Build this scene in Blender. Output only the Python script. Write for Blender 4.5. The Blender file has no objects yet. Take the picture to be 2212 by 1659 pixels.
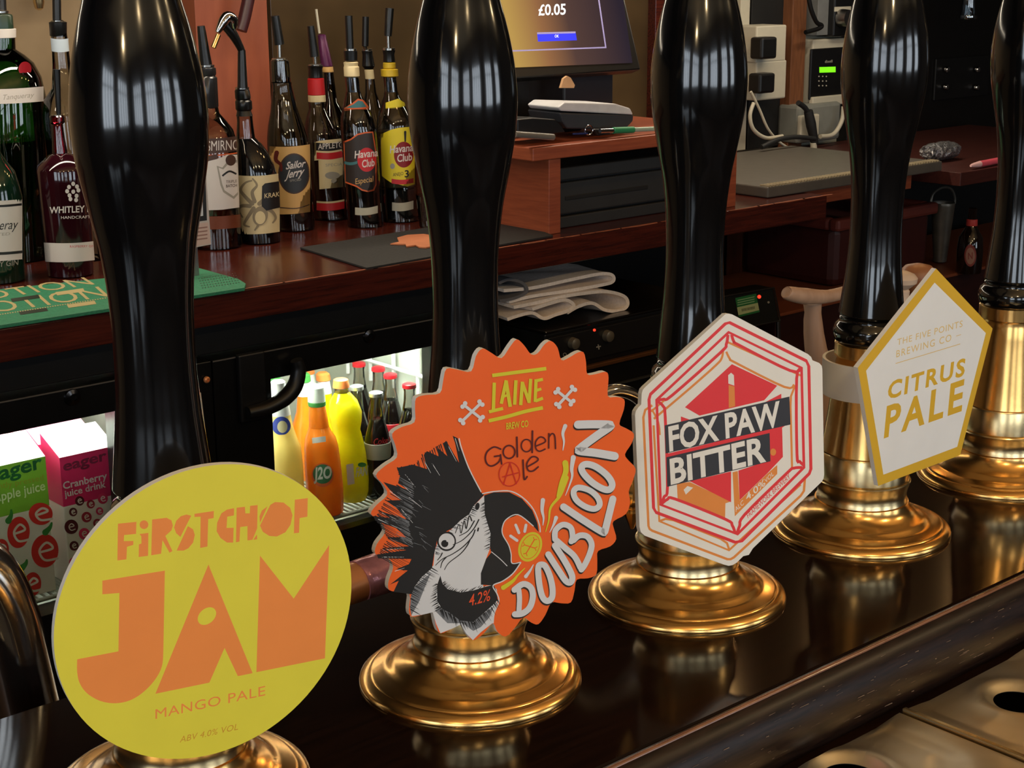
import bpy, math, random
from mathutils import Vector, Matrix
from mathutils.geometry import tessellate_polygon
random.seed(7)
S = bpy.context.scene
COL = S.collection
# ------------------------------------------------------------------ camera
W, H, F = 2212.0, 1659.0, 3452.07
CAM = Vector((0, 0, 1.5))
_p, _y, _r = math.radians(15.0043), math.radians(41.4642), math.radians(0.3359)
fwd = Vector((math.sin(_y)*math.cos(_p), math.cos(_y)*math.cos(_p), -math.sin(_p)))
_r0 = Vector((math.cos(_y), -math.sin(_y), 0)); _d0 = fwd.cross(_r0)
rgt = _r0*math.cos(_r) + _d0*math.sin(_r)
dwn = -_r0*math.sin(_r) + _d0*math.cos(_r)
cam = bpy.data.objects.new('camera', bpy.data.cameras.new('camera'))
cam.data.sensor_width = 36; cam.data.lens = F/W*36; cam.data.clip_start = .02
m = Matrix((( rgt.x, -dwn.x, -fwd.x, CAM.x), (rgt.y, -dwn.y, -fwd.y, CAM.y), (rgt.z, -dwn.z, -fwd.z, CAM.z), (0, 0, 0, 1)))
cam.matrix_world = m; COL.objects.link(cam); S.camera = cam
S.view_settings.view_transform = 'Standard'; S.view_settings.look = 'None'
S.view_settings.gamma = 1; S.view_settings.use_curve_mapping = False
S.view_settings.exposure = 0.12
# ------------------------------------------------------------------ world and lights
wd = bpy.data.worlds.new('overcast_sky'); S.world = wd; wd.use_nodes = True
bg = wd.node_tree.nodes['Background']; bg.inputs[0].default_value = (.80, .90, 1.0, 1); bg.inputs[1].default_value = 5.2

def lamp(name, kind, loc, power, color, size=.05, size_y=None, rot=None, portal=False):
    l = bpy.data.lights.new(name, kind); l.energy = power; l.color = color
    if kind == 'AREA':
        l.shape = 'RECTANGLE'; l.size = size; l.size_y = size_y or size
        if portal: l.cycles.is_portal = True
    else: l.shadow_soft_size = size
    o = bpy.data.objects.new(name, l); o.location = loc
    if rot: o.rotation_euler = rot
    COL.objects.link(o); return o
WARM = (1.0, .72, .38)
for x in (-1.1, .05, 1.2, 2.35):
    lamp('bar_pendant_light', 'POINT', (x, -.55, 2.25), 13, WARM, .045)
lamp('back_bar_fill_light', 'AREA', (1.75, 2.36, 1.655), 15, (1.0, .86, .66), 3.6, .05)  # added fill above the view to brighten the bottles

# ------------------------------------------------------------------ pixel helpers
def ray(x, y): return rgt*((x-W/2)/F) + dwn*((y-H/2)/F) + fwd
def px(x, y, axis, val):
    v = ray(x, y); return CAM + v*((val-CAM[axis])/v[axis])
def zat(X, Y, y):
    a = dwn - fwd*((y-H/2)/F); return CAM.z - (a.x*(X-CAM.x)+a.y*(Y-CAM.y))/a.z
def depth(p): return fwd.dot(Vector(p)-CAM)
def proj(p):
    q = Vector(p)-CAM; d = fwd.dot(q); return W/2+F*rgt.dot(q)/d, H/2+F*dwn.dot(q)/d
for bx_, by_, pw in ((1830, 1385, 3.0), (2118, 1262, 3.0), (1545, 1530, .8)):
    # small filament lamps over the back bar whose mirror images show in the ledge varnish
    h_ = px(bx_, by_, 2, 1.10); v_ = ray(bx_, by_); v_.z = -v_.z
    lamp('filament_lamp', 'POINT', h_+v_*((1.65-h_.y)/v_.y), pw, (1.0, .55, .2), .022)
RH = Vector((rgt.x, rgt.y, 0)).normalized()
# ------------------------------------------------------------------ materials
def lin(c):
    return tuple(((v/255)/12.92 if v/255 <= .04045 else ((v/255+.055)/1.055)**2.4) for v in c) + (1,)
_mats = {}
def M(name, rgb, rough=.5, metal=0, var=.06, ns=40, bump=0, coat=0, trans=0, emis=0, alpha=None, spec=.5, ior=1.5, stretch=(1, 1, 1), rgb2=None, translucent=0):
    if name in _mats: return _mats[name]
    mt = bpy.data.materials.new(name); mt.use_nodes = True; nt = mt.node_tree; N = nt.nodes; L = nt.links
    b = N['Principled BSDF']; base = lin(rgb)
    tc = N.new('ShaderNodeTexCoord'); mp = N.new('ShaderNodeMapping'); mp.inputs['Scale'].default_value = stretch
    L.new(tc.outputs['Object'], mp.inputs[0])
    no = N.new('ShaderNodeTexNoise'); no.inputs['Scale'].default_value = ns; no.inputs['Detail'].default_value = 3
    L.new(mp.outputs[0], no.inputs['Vector'])
    rp = N.new('ShaderNodeValToRGB'); rp.color_ramp.elements[0].position = .3; rp.color_ramp.elements[1].position = .7
    if rgb2: a, z = base, lin(rgb2)
    else: a, z = tuple(v*(1-var) for v in base[:3])+(1,), tuple(min(1, v*(1+var)) for v in base[:3])+(1,)
    rp.color_ramp.elements[0].color = a; rp.color_ramp.elements[1].color = z
    L.new(no.outputs['Fac'], rp.inputs[0]); L.new(rp.outputs[0], b.inputs['Base Color'])
    b.inputs['Roughness'].default_value = rough; b.inputs['Metallic'].default_value = metal
    b.inputs['Specular IOR Level'].default_value = spec; b.inputs['IOR'].default_value = ior
    b.inputs['Coat Weight'].default_value = coat; b.inputs['Coat Roughness'].default_value = .08
    b.inputs['Transmission Weight'].default_value = trans
    if emis:
        L.new(rp.outputs[0], b.inputs['Emission Color']); b.inputs['Emission Strength'].default_value = emis
    if bump:
        bp = N.new('ShaderNodeBump'); bp.inputs['Strength'].default_value = bump; bp.inputs['Distance'].default_value = .002
        L.new(no.outputs['Fac'], bp.inputs['Height']); L.new(bp.outputs[0], b.inputs['Normal'])
    if translucent:
        tl = N.new('ShaderNodeBsdfTranslucent'); mx = N.new('ShaderNodeMixShader'); mx.inputs[0].default_value = translucent
        L.new(rp.outputs[0], tl.inputs[0]); L.new(b.outputs[0], mx.inputs[1]); L.new(tl.outputs[0], mx.inputs[2])
        L.new(mx.outputs[0], N['Material Output'].inputs[0])
    _mats[name] = mt; return mt
def GLASS(name, rgb, gloss=.10, rough=.03):
    # thin clear glass: transparent tint plus a constant share of mirror
    if name in _mats: return _mats[name]
    mt = bpy.data.materials.new(name); mt.use_nodes = True; nt = mt.node_tree; N = nt.nodes; L = nt.links
    N.remove(N['Principled BSDF'])
    t = N.new('ShaderNodeBsdfTransparent'); t.inputs[0].default_value = lin(rgb)
    g = N.new('ShaderNodeBsdfGlossy'); g.inputs['Roughness'].default_value = rough
    fr = N.new('ShaderNodeFresnel'); fr.inputs[0].default_value = 1.45
    ad = N.new('ShaderNodeMath'); ad.operation = 'ADD'; ad.inputs[1].default_value = gloss; ad.use_clamp = True
    L.new(fr.outputs[0], ad.inputs[0])
    mx = N.new('ShaderNodeMixShader'); L.new(ad.outputs[0], mx.inputs[0])
    L.new(t.outputs[0], mx.inputs[1]); L.new(g.outputs[0], mx.inputs[2]); L.new(mx.outputs[0], N['Material Output'].inputs[0])
    _mats[name] = mt; return mt
BLACK = M('black_lacquer', (10, 10, 11), .13, var=.2, coat=.6, spec=.55)
BRASS = M('polished_brass', (236, 186, 112), .22, 1, var=.10, ns=60)
BRASSD = M('worn_brass', (222, 196, 146), .25, 1, var=.16, ns=30)
TRAYM = M('drip_tray_metal', (204, 184, 146), .38, 1, ns=16, rgb2=(232, 224, 204))
CHROME = M('chrome', (205, 205, 205), .09, 1, var=.03)
COPPER = M('copper_pipe', (226, 150, 96), .35, .35, var=.08)
STEEL = M('brushed_steel', (165, 163, 160), .28, 1, var=.08, ns=80, stretch=(1, 20, 20))
WHITE = M('white_plastic', (236, 236, 236), .45, var=.015)
CREAM = M('cream_plastic', (182, 177, 160), .5, var=.04)
BLKPL = M('black_plastic', (15, 15, 16), .38, var=.2)
BLKMAT = M('matt_black', (9, 9, 9), .65, var=.3)
GREYPL = M('dark_grey_plastic', (44, 45, 46), .42, var=.08)
RUBBER = M('black_rubber', (22, 23, 24), .6, var=.15)
DARKWOOD = M('dark_varnished_wood', (20, 11, 8), .10, var=.35, ns=14, stretch=(1, 16, 16), rgb2=(32, 18, 12), spec=.35)
NOSE = M('worn_dark_wood', (19, 11, 9), .34, ns=26, stretch=(2, 22, 22), rgb2=(40, 26, 20), spec=.22)
MAHOG = M('mahogany', (52, 19, 14), .2, ns=12, stretch=(1, 18, 18), rgb2=(80, 31, 21), coat=.2)
MAHOGL = M('lit_mahogany_board', (128, 62, 40), .38, ns=16, stretch=(1, 1, 14), rgb2=(152, 78, 50))  # mahogany in a lit tone, the light put into its colour
PILLAR = M('terracotta_wood', (132, 66, 44), .45, ns=7, stretch=(6, 6, 1), rgb2=(150, 80, 54))
STRIPW = M('raw_wood_strip', (96, 58, 34), .55, ns=20, stretch=(8, 8, 1), rgb2=(122, 76, 46))

# ------------------------------------------------------------------ object helpers
ORG = {}
def tag(o, label=None, cat=None, group=None, kind=None):
    if label: o['label'] = label
    if cat: o['category'] = cat
    if group: o['group'] = group
    if kind: o['kind'] = kind
    return o
def thing(name, loc, label, cat, group=None):
    o = bpy.data.objects.new(name, None); o.empty_display_size = .02; o.location = loc; COL.objects.link(o)
    ORG[o] = Vector(loc); return tag(o, label, cat, group)
def mesh(name, vs, fs, mat, parent=None, smooth=False, org=None, bevel=0, **kw):
    if parent is not None: og = ORG[parent]
    elif org is not None: og = Vector(org)
    else:
        xs = [Vector(v) for v in vs]; og = Vector((sum(v.x for v in xs)/len(xs), sum(v.y for v in xs)/len(xs), min(v.z for v in xs)))
    me = bpy.data.meshes.new(name); me.from_pydata([tuple(Vector(v)-og) for v in vs], [], [tuple(f) for f in fs]); me.update()
    me.materials.append(mat)
    if smooth:
        me.polygons.foreach_set('use_smooth', [True]*len(me.polygons)); me.set_sharp_from_angle(angle=math.radians(38))
    o = bpy.data.objects.new(name, me); COL.objects.link(o); ORG[o] = og
    if parent is not None: o.parent = parent
    else: o.location = og
    if bevel:
        b = o.modifiers.new('bevel', 'BEVEL'); b.width = bevel; b.segments = 2; b.limit_method = 'ANGLE'
    tag(o, **kw); return o
def boxg(x0, x1, y0, y1, z0, z1):
    v = [(x, y, z) for z in (z0, z1) for y in (y0, y1) for x in (x0, x1)]
    return v, [(0, 2, 3, 1), (4, 5, 7, 6), (0, 1, 5, 4), (2, 6, 7, 3), (0, 4, 6, 2), (1, 3, 7, 5)]
def box(name, x0, x1, y0, y1, z0, z1, mat, parent=None, bevel=.0015, **kw):
    v, f = boxg(x0, x1, y0, y1, z0, z1); return mesh(name, v, f, mat, parent, bevel=bevel, **kw)
def boxes(name, lst, mat, parent=None, **kw):
    V, Fc = [], []
    for b in lst:
        v, f = boxg(*b); n = len(V); V += v; Fc += [tuple(i+n for i in q) for q in f]
    return mesh(name, V, Fc, mat, parent, **kw)
def prism(name, pts, d, mat, parent=None, bevel=0, smooth=False, **kw):
    pts = [Vector(p) for p in pts]; d = Vector(d); n = len(pts)
    V = pts + [p+d for p in pts]
    nrm = Vector((0, 0, 0))
    for i in range(n): nrm += pts[i].cross(pts[(i+1) % n])
    flip = nrm.dot(d) > 0
    tri = [tuple(t) for t in tessellate_polygon([pts])]
    def orient(t, want):
        a, b, c = V[t[0]], V[t[1]], V[t[2]]
        return t if (b-a).cross(c-a).dot(d)*want > 0 else t[::-1]
    Fc = [orient(t, -1) for t in tri] + [orient(tuple(i+n for i in t), 1) for t in tri]
    for i in range(n):
        j = (i+1) % n; q = (i, j, j+n, i+n)
        Fc.append(q if flip else q[::-1])
    return mesh(name, V, Fc, mat, parent, bevel=bevel, smooth=smooth, **kw)
def ringmesh(rings, closed_ends=True):
    V, Fc = [], []; n = len(rings[0])
    for r in rings: V += r
    for i in range(len(rings)-1):
        for j in range(n):
            k = (j+1) % n; Fc.append((i*n+j, i*n+k, (i+1)*n+k, (i+1)*n+j))
    if closed_ends: Fc.append(tuple(range(n))[::-1]); Fc.append(tuple(range((len(rings)-1)*n, len(rings)*n)))
    return V, Fc
def lathe_g(prof, c=(0, 0, 0), seg=40):
    c = Vector(c); R = []
    for r, z in prof:
        r = max(r, 1e-5)
        R.append([c+Vector((r*math.cos(2*math.pi*k/seg), r*math.sin(2*math.pi*k/seg), z)) for k in range(seg)])
    return ringmesh(R)
def lathe(name, prof, c, mat, parent=None, seg=40, **kw):
    v, f = lathe_g(prof, c, seg); return mesh(name, v, f, mat, parent, smooth=True, **kw)
def cat_rom(pts, n=8, closed=False):
    P = [Vector(p) for p in pts]; out = []; N = len(P)
    rng = range(N) if closed else range(N-1)
    for i in rng:
        p1, p2 = P[i], P[(i+1) % N]
        p0 = P[i-1] if (closed or i > 0) else p1; p3 = P[(i+2) % N] if (closed or i+2 < N) else p2
        for k in range(n):
            t = k/n
            out.append(.5*((2*p1)+(p2-p0)*t+(2*p0-5*p1+4*p2-p3)*t*t+(3*p1-p0-3*p2+p3)*t*t*t))
    if not closed: out.append(P[-1])
    return out
def tube_g(pts, rad, seg=12):
    pts = [Vector(p) for p in pts]; n = len(pts); R = []
    rads = rad if isinstance(rad, (list, tuple)) else [rad]*n
    prev = None
    for i in range(n):
        t = (pts[min(i+1, n-1)]-pts[max(i-1, 0)]).normalized()
        if prev is None:
            u = t.cross(Vector((0, 0, 1)))
            if u.length < .05: u = t.cross(Vector((1, 0, 0)))
        else: u = prev - t*prev.dot(t)
        u.normalize(); v = t.cross(u); prev = u
        R.append([pts[i]+(u*math.cos(2*math.pi*k/seg)+v*math.sin(2*math.pi*k/seg))*rads[i] for k in range(seg)])
    return ringmesh(R)
def tube(name, pts, rad, mat, parent=None, seg=12, curve=0, **kw):
    if curve:
        n0 = len(pts); pts = cat_rom(pts, curve)
        if isinstance(rad, (list, tuple)):
            rr = []
            for i in range(n0-1): rr += [rad[i]+(rad[i+1]-rad[i])*k/curve for k in range(curve)]
            rad = rr+[rad[-1]]
    v, f = tube_g(pts, rad, seg); return mesh(name, v, f, mat, parent, smooth=True, **kw)
def lathe_px(name, B, rings, mat, parent=None, seg=36, **kw):
    # rings: (row, half width in pixels[, centre column]) around the vertical axis through B
    R = []
    for r in rings:
        z = zat(B[0], B[1], r[0]); c = Vector((B[0], B[1], z)); k = depth(c)/F
        if len(r) > 2: c = c + RH*((r[2]-proj(c)[0])*k)
        rad = max(r[1]*k, 1e-5)
        R.append([c+Vector((rad*math.cos(2*math.pi*j/seg), rad*math.sin(2*math.pi*j/seg), 0)) for j in range(seg)])
    v, f = ringmesh(R[::-1] if R[0][0].z > R[-1][0].z else R)
    return mesh(name, v, f, mat, parent, smooth=True, **kw)
# ------------------------------------------------------------------ flat print helpers
def plane_map(c, n, side=1):
    c, n = Vector(c), Vector(n).normalized()
    def f(x, y, lift=0):
        v = ray(x, y); t = (c-CAM).dot(n)/v.dot(n); return CAM+v*t+n*lift
    return f
def cyl_map(B, R, cxf=None):
    # vertical cylinder through B, radius R: pixel -> point on the side facing the camera
    def f(x, y, lift=0):
        v = ray(x, y); a = v.x**2+v.y**2; o = Vector((CAM.x-B[0], CAM.y-B[1])); b = o.x*v.x+o.y*v.y; c = o.x**2+o.y**2-R*R
        disc = max(b*b-a*c, 0); t = (-b-math.sqrt(disc))/a; p = CAM+v*t
        n = Vector((p.x-B[0], p.y-B[1], 0)).normalized()
        if b*b-a*c < 0: p = Vector((B[0]+n.x*R, B[1]+n.y*R, p.z))
        return p+n*lift
    return f
_lift = [0]
class Print:
    def __init__(s, mapper, crop=(1, 0, 0), base=.00008, maxlen=None):
        s.map, s.crop, s.base, s.maxlen, s.layers = mapper, crop, base, maxlen, {}
        s.step = .00005 if maxlen else .000002
        s.n = 0
    def use(s, crop): s.crop = crop; return s
    def _add(s, loops2, mat, key):
        # loops2: list of loops in crop pixels (first outer, rest holes)
        k, ox, oy = s.crop; s.n += 1; lift = s.base + s.n*s.step
        loops = [[Vector((x/k+ox, y/k+oy, 0)) for x, y in lp] for lp in loops2]
        tris = tessellate_polygon(loops); pts = [p for lp in loops for p in lp]
        T = [(pts[a], pts[b], pts[c]) for a, b, c in tris]
        s._tris(T, lift, mat, key)
    def _tris(s, T, lift, mat, key):
        if s.maxlen:
            out = []; st = list(T)
            while st:
                t = st.pop(); e = [(t[i]-t[(i+1) % 3]).length for i in range(3)]; i = e.index(max(e))
                if e[i] > s.maxlen:
                    mdp = (t[i]+t[(i+1) % 3])/2; st += [(t[i], mdp, t[(i+2) % 3]), (mdp, t[(i+1) % 3], t[(i+2) % 3])]
                else: out.append(t)
            T = out
        V, Fc = s.layers.setdefault(key, ([], [], mat))[:2]
        for t in T:
            a, b, c = [s.map(p.x, p.y, lift) for p in t]
            if (b-a).cross(c-a).dot(CAM-a) < 0: b, c = c, b
            n = len(V); V += [a, b, c]; Fc.append((n, n+1, n+2))
    def poly(s, pts, mat, key, holes=(), curve=0):
        lp = [pts]+list(holes)
        if curve: lp = [[(q.x, q.y) for q in cat_rom([(x, y, 0) for x, y in l], curve, True)] for l in lp]
        s._add(lp, mat, key); return s
    def ell(s, cx, cy, rx, ry, mat, key, rot=0, ring=0, n=36):
        def L(a, b): return [(cx+a*math.cos(t)*math.cos(rot)-b*math.sin(t)*math.sin(rot), cy+a*math.cos(t)*math.sin(rot)+b*math.sin(t)*math.cos(rot)) for t in [2*math.pi*i/n for i in range(n)]]
        s._add([L(rx, ry)]+([L(rx-ring, ry-ring)] if ring else []), mat, key); return s
    def stroke(s, pts, w, mat, key, closed=False, curve=5, cap=True, off=(0, 0), same=False):
        if curve and len(pts) > 2: P = cat_rom([(x+off[0], y+off[1], 0) for x, y in pts], curve, closed)
        else: P = [Vector((x+off[0], y+off[1], 0)) for x, y in pts]
        n = len(P); ws = w if isinstance(w, (tuple, list)) else (w, w)
        Lp, Rp = [], []
        for i in range(n):
            a = P[(i-1) % n] if (closed or i > 0) else P[i]; b = P[(i+1) % n] if (closed or i < n-1) else P[i]
            t = (b-a).normalized(); nn = Vector((-t.y, t.x, 0)); hw = (ws[0]+(ws[1]-ws[0])*i/max(n-1, 1))/2
            Lp.append(P[i]+nn*hw); Rp.append(P[i]-nn*hw)
        k, ox, oy = s.crop; s.n += 0 if same else 1; lift = s.base+s.n*s.step+(random.random()*.9*s.step if same else 0)
        tr = lambda p: Vector((p.x/k+ox, p.y/k+oy, 0))
        T = []
        for i in range(n if closed else n-1):
            j = (i+1) % n; T += [(tr(Lp[i]), tr(Lp[j]), tr(Rp[j])), (tr(Lp[i]), tr(Rp[j]), tr(Rp[i]))]
        s._tris(T, lift, mat, key)
        if cap and not closed:
            for q, hw in ((P[0], ws[0]/2), (P[-1], ws[1]/2)):
                if hw > 2: s.ell(q.x, q.y, hw, hw, mat, key, n=14)
        return s
    def text(s, txt, p0, p1, up, mat, key, bold=0, space=1.0, flipx=False):
        # p0,p1: ends of the baseline, up: top of the first capital above p0 (crop pixels)
        V2, tris = glyphs(txt, bold, space)
        xs = [v[0] for v in V2]; x0, x1 = min(xs), max(xs); capH = glyph_cap(bold)
        k, ox, oy = s.crop; s.n += 1; lift = s.base+s.n*s.step
        ex = ((p1[0]-p0[0])/(x1-x0), (p1[1]-p0[1])/(x1-x0)); ey = ((up[0]-p0[0])/capH, (up[1]-p0[1])/capH)
        Q = [Vector(((p0[0]+(x-x0)*ex[0]+y*ey[0])/k+ox, (p0[1]+(x-x0)*ex[1]+y*ey[1])/k+oy, 0)) for x, y in V2]
        s._tris([(Q[a], Q[b], Q[c]) for a, b, c in tris], lift, mat, key); return s
    def build(s, parent, names=None, **kw):
        out = {}; carrier = None
        for key, (V, Fc, mat) in s.layers.items():
            o = out[key] = mesh(key.split('#')[0], V, Fc, mat, carrier or parent, **kw)
            # what is printed on a label, badge face or screen belongs to it
            if carrier is None and any(w in key for w in ('label', 'face', 'screen', 'border', 'oval', 'sticker')): carrier = o
        s.layers = {}; return out
_gl = {}
def glyphs(txt, bold=0, space=1.0):
    key = (txt, bold, space)
    if key in _gl: return _gl[key]
    cu = bpy.data.curves.new('t', 'FONT'); cu.body = txt; cu.size = 1; cu.offset = bold; cu.space_character = space; cu.resolution_u = 3; cu.fill_mode = 'FRONT'
    ob = bpy.data.objects.new('t', cu); COL.objects.link(ob)
    dg = bpy.context.evaluated_depsgraph_get(); dg.update()
    me = bpy.data.meshes.new_from_object(ob.evaluated_get(dg)); me.calc_loop_triangles()
    r = ([(v.co.x, v.co.y) for v in me.vertices], [tuple(t.vertices) for t in me.loop_triangles])
    bpy.data.objects.remove(ob); bpy.data.curves.remove(cu); bpy.data.meshes.remove(me)
    _gl[key] = r; return r
_cap = {}
def glyph_cap(bold=0):
    if bold not in _cap: _cap[bold] = max(v[1] for v in glyphs('H', bold)[0])
    return _cap[bold]
def ink(name, rgb, rough=.45): return M('ink_'+name, rgb, rough, var=.02)
# ================================================================== THE ROOM
X0, X1, Y0, Y1, ZCEIL = -2.6, 5.2, -2.9, 2.80, 2.9
PLASTER = M('warm_plaster', (120, 100, 74), .8, ns=9, rgb2=(142, 122, 94), bump=.15)
box('floor', X0, X1, Y0, Y1, -.05, 0, M('floor_boards', (52, 36, 26), .5, ns=6, stretch=(1, 12, 1), rgb2=(70, 50, 36)), bevel=0, kind='structure')
box('ceiling', X0, X1, Y0, Y1, ZCEIL, ZCEIL+.05, M('ceiling_paint', (200, 176, 138), .8), bevel=0, kind='structure')
box('wall_back', X0, X1, Y1, Y1+.06, 0, ZCEIL, PLASTER, bevel=0, kind='structure')
box('wall_right', X1, X1+.06, Y0, Y1, 0, ZCEIL, M('dark_wall', (40, 32, 28), .7), bevel=0, kind='structure')
BLOCKER = M('blocker_dark_wood', (30, 18, 13), .5, ns=8, stretch=(1, 12, 12), rgb2=(40, 24, 17))
boxes('ceiling_reflection_blocker', [(X0, X1, 1.75, Y1, 2.30, ZCEIL), (X0, X1, 2.715, Y1, 1.62, 2.30)], BLOCKER, kind='structure')  # unseen dark mass, added to darken what the ledge varnish reflects
box('ceiling_blocker_shelf', X0, X1, 2.32, 2.715, 1.66, 1.70, BLOCKER, bevel=0, kind='structure')  # unseen dark shelf, added over the fill light
WALLP = M('pub_wall_paint', (68, 54, 42), .7, var=.1)
FRAME = M('window_frame_paint', (30, 26, 24), .5)
wz0, wz1 = 1.05, 2.25
def wall_with_windows(name, axis, fixed, a0, a1, wins, nstart):
    L = []; cur = a0
    for (s0, s1) in wins+[(a1, a1)]:
        L.append((cur, s0, 0, ZCEIL))
        if s1 > s0: L += [(s0, s1, 0, wz0), (s0, s1, wz1, ZCEIL)]
        cur = s1
    t = .06
    bs = [((p, q, fixed-t, fixed, r, s) if axis == 1 else (fixed-t, fixed, p, q, r, s)) for p, q, r, s in L if q > p]
    boxes(name, bs, WALLP, kind='structure')
    for i, (s0, s1) in enumerate(wins):
        fr = []
        n = max(2, round((s1-s0)/.3))
        for k in range(n+1):
            c = s0+(s1-s0)*k/n; fr.append((max(s0, c-.022), min(s1, c+.022), wz0, wz1))
        fr += [(s0, s1, 1.9, 1.94), (s0, s1, wz0, wz0+.04), (s0, s1, wz1-.04, wz1)]
        bs = [((p, q, fixed-.05, fixed-.01, r, s) if axis == 1 else (fixed-.05, fixed-.01, p, q, r, s)) for p, q, r, s in fr]
        boxes('window_%d' % (nstart+i), bs, FRAME, kind='structure')
        c = (s0+s1)/2
        if axis == 1: lamp('window_portal', 'AREA', (c, fixed-.04, (wz0+wz1)/2), 1, (1, 1, 1), s1-s0, wz1-wz0, (math.radians(90), 0, 0), True)
        else: lamp('window_portal', 'AREA', (fixed-.04, c, (wz0+wz1)/2), 1, (1, 1, 1), s1-s0, wz1-wz0, (math.radians(90), 0, math.radians(-90)), True)
wall_with_windows('wall_front', 1, Y0, X0, X1, [(-2.2, -1.15), (-.65, .45), (1.2, 2.2), (3.0, 4.0)], 1)
wall_with_windows('wall_left', 0, X0, Y0, Y1, [(-2.2, -1.0), (-.5, .6)], 5)
# ================================================================== BAR
ZC = 1.10
bar = thing('bar_counter', (.9, .5, 0), 'dark wooden bar top carrying the brass drip trays', 'bar counter')
ledge = thing('bar_ledge', (.9, .65, 1.0556), 'raised dark varnished ledge carrying the five beer pumps', 'ledge')
bx0, bx1 = -.55, 3.2
def extr_x(name, prof, x0, x1, mat, parent, smooth=True):
    V = [(x0, y, z) for y, z in prof]+[(x1, y, z) for y, z in prof]; n = len(prof)
    Fc = [(i, (i+1) % n, (i+1) % n+n, i+n) for i in range(n)]+[tuple(range(n))[::-1], tuple(range(n, 2*n))]
    Fc = [f[::-1] for f in Fc]
    return mesh(name, V, Fc, mat, parent, smooth=smooth)
extr_x('raised_ledge', [(.783, 1.0556), (.783, 1.097), (.780, 1.10), (.5245, 1.10), (.5235, 1.0985), (.5223, 1.0985), (.5223, 1.0558)], bx0, bx1, DARKWOOD, ledge)
extr_x('edge_moulding', [(.5221, 1.0986), (.521, 1.1005), (.518, 1.1012), (.515, 1.1), (.511, 1.0965), (.507, 1.090), (.5045, 1.081), (.5045, 1.073), (.506, 1.066), (.509, 1.060), (.512, 1.0555), (.5221, 1.0555)], bx0, bx1, NOSE, ledge)
tube('edge_bead', [(bx0, .5178, 1.1002), (bx1, .5178, 1.1002)], .0017, M('bead_highlight_wood', (96, 60, 42), .25, ns=30, stretch=(2, 20, 20), rgb2=(128, 86, 62), coat=.4), ledge, 10)  # worn bead, coloured brighter to carry its highlight
V, Fc = [], []; nose_pts = [(.511, 1.0965), (.507, 1.090), (.5045, 1.081), (.5045, 1.073), (.506, 1.066)]
for k in range(420):
    i = random.randrange(len(nose_pts)-1); f_ = random.random(); a_, b_ = nose_pts[i], nose_pts[i+1]
    y_, z_ = a_[0]+(b_[0]-a_[0])*f_-.00025, a_[1]+(b_[1]-a_[1])*f_+.0001; x_ = random.uniform(.2, 1.6); l_ = random.uniform(.001, .009); h_ = random.uniform(.00012, .00045)
    n = len(V); V += [(x_, y_, z_), (x_+l_, y_, z_+random.uniform(-.0004, .0004)), (x_+l_*.9, y_-.00005, z_+h_), (x_+l_*.1, y_-.00005, z_+h_)]; Fc.append((n, n+1, n+2, n+3))
mesh('worn_marks', V, Fc, M('bare_scratches', (118, 98, 82), .6, var=.2), ledge, kind='stuff')
box('lower_bar_top', bx0, bx1, .05, .783, 1.02, 1.0555, DARKWOOD, bar)
box('bar_front', bx0, bx1, .16, .76, 0, 1.02, NOSE, bar)
# brass drip trays in front of the ledge: plates with a dished hole
def drip_tray(x0, x1, y0, y1, hx, hy, hr, label):
    t = thing('drip_tray', ((x0+x1)/2, (y0+y1)/2, 1.0557), label, 'drip tray', 'brass drip trays along the bar')
    zt = 1.0615; nx, ny = 44, 30; V = []; Fc = []; idx = {}
    def zz(x, y):
        dx, dy = abs(x-hx), abs(y-hy); d = math.hypot(dx, dy)
        q = max(dx/.062, dy/.052, (dx/.062+dy/.052)*.62)       # shallow faceted recess
        z = zt-.0022*max(0, min(1, (1.0-q)/.10))
        z += .0016*math.exp(-((d-hr*1.55)/.006)**2)
        if d < hr*1.45: z -= .003*(1-(max(d, hr)-hr)/(hr*.45))
        return max(z, 1.0559)
    seg = 64; radii = [hr, hr*1.06, hr*1.15, hr*1.25, hr*1.4, hr*1.6, hr*1.85, hr*2.2, hr*2.6]
    def edge(a):
        c, s_ = math.cos(a), math.sin(a); k = 1e9
        if c > 1e-6: k = min(k, (x1-hx)/c)
        if c < -1e-6: k = min(k, (x0-hx)/c)
        if s_ > 1e-6: k = min(k, (y1-hy)/s_)
        if s_ < -1e-6: k = min(k, (y0-hy)/s_)
        return k
    angs = sorted([2*math.pi*i/seg for i in range(seg)]+[math.atan2(b-hy, a-hx) % (2*math.pi) for a in (x0, x1) for b in (y0, y1)])
    n = len(angs); rings = []
    fr = [0, .03, .08, .14, .22, .32, .44, .5, .55, .6, .66, .72, .8, .9, 1.0]
    for f in fr:
        rings.append([(lambda rr, a: Vector((hx+rr*math.cos(a), hy+rr*math.sin(a), zz(hx+rr*math.cos(a), hy+rr*math.sin(a)))))(hr+(edge(a)-hr)*f, a) for a in angs])
    skirt = [Vector((p.x, p.y, 1.0557)) for p in rings[-1]]; hole = [Vector((p.x, p.y, max(p.z-.004, 1.0558))) for p in rings[0]]
    V, Fc = ringmesh([hole]+rings+[skirt], False)
    mesh('plate', V, Fc, TRAYM, t, smooth=True)
    lathe('hole_shade_disc', [(hr*1.02, 0), (hr*1.02, .0004)], (hx, hy, 1.0558), M('hole_shade_black', (2, 2, 2), .9, spec=0), t)  # black disc stands in for the shade inside the hole
    box('rim_bar', x0-.0006, x0+.0035, y0, y1, 1.0557, 1.0640, BRASSD, t, bevel=.001)
h1 = px(2203, 1508, 2, 1.0595); h2 = px(1838, 1668, 2, 1.0595)
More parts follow.
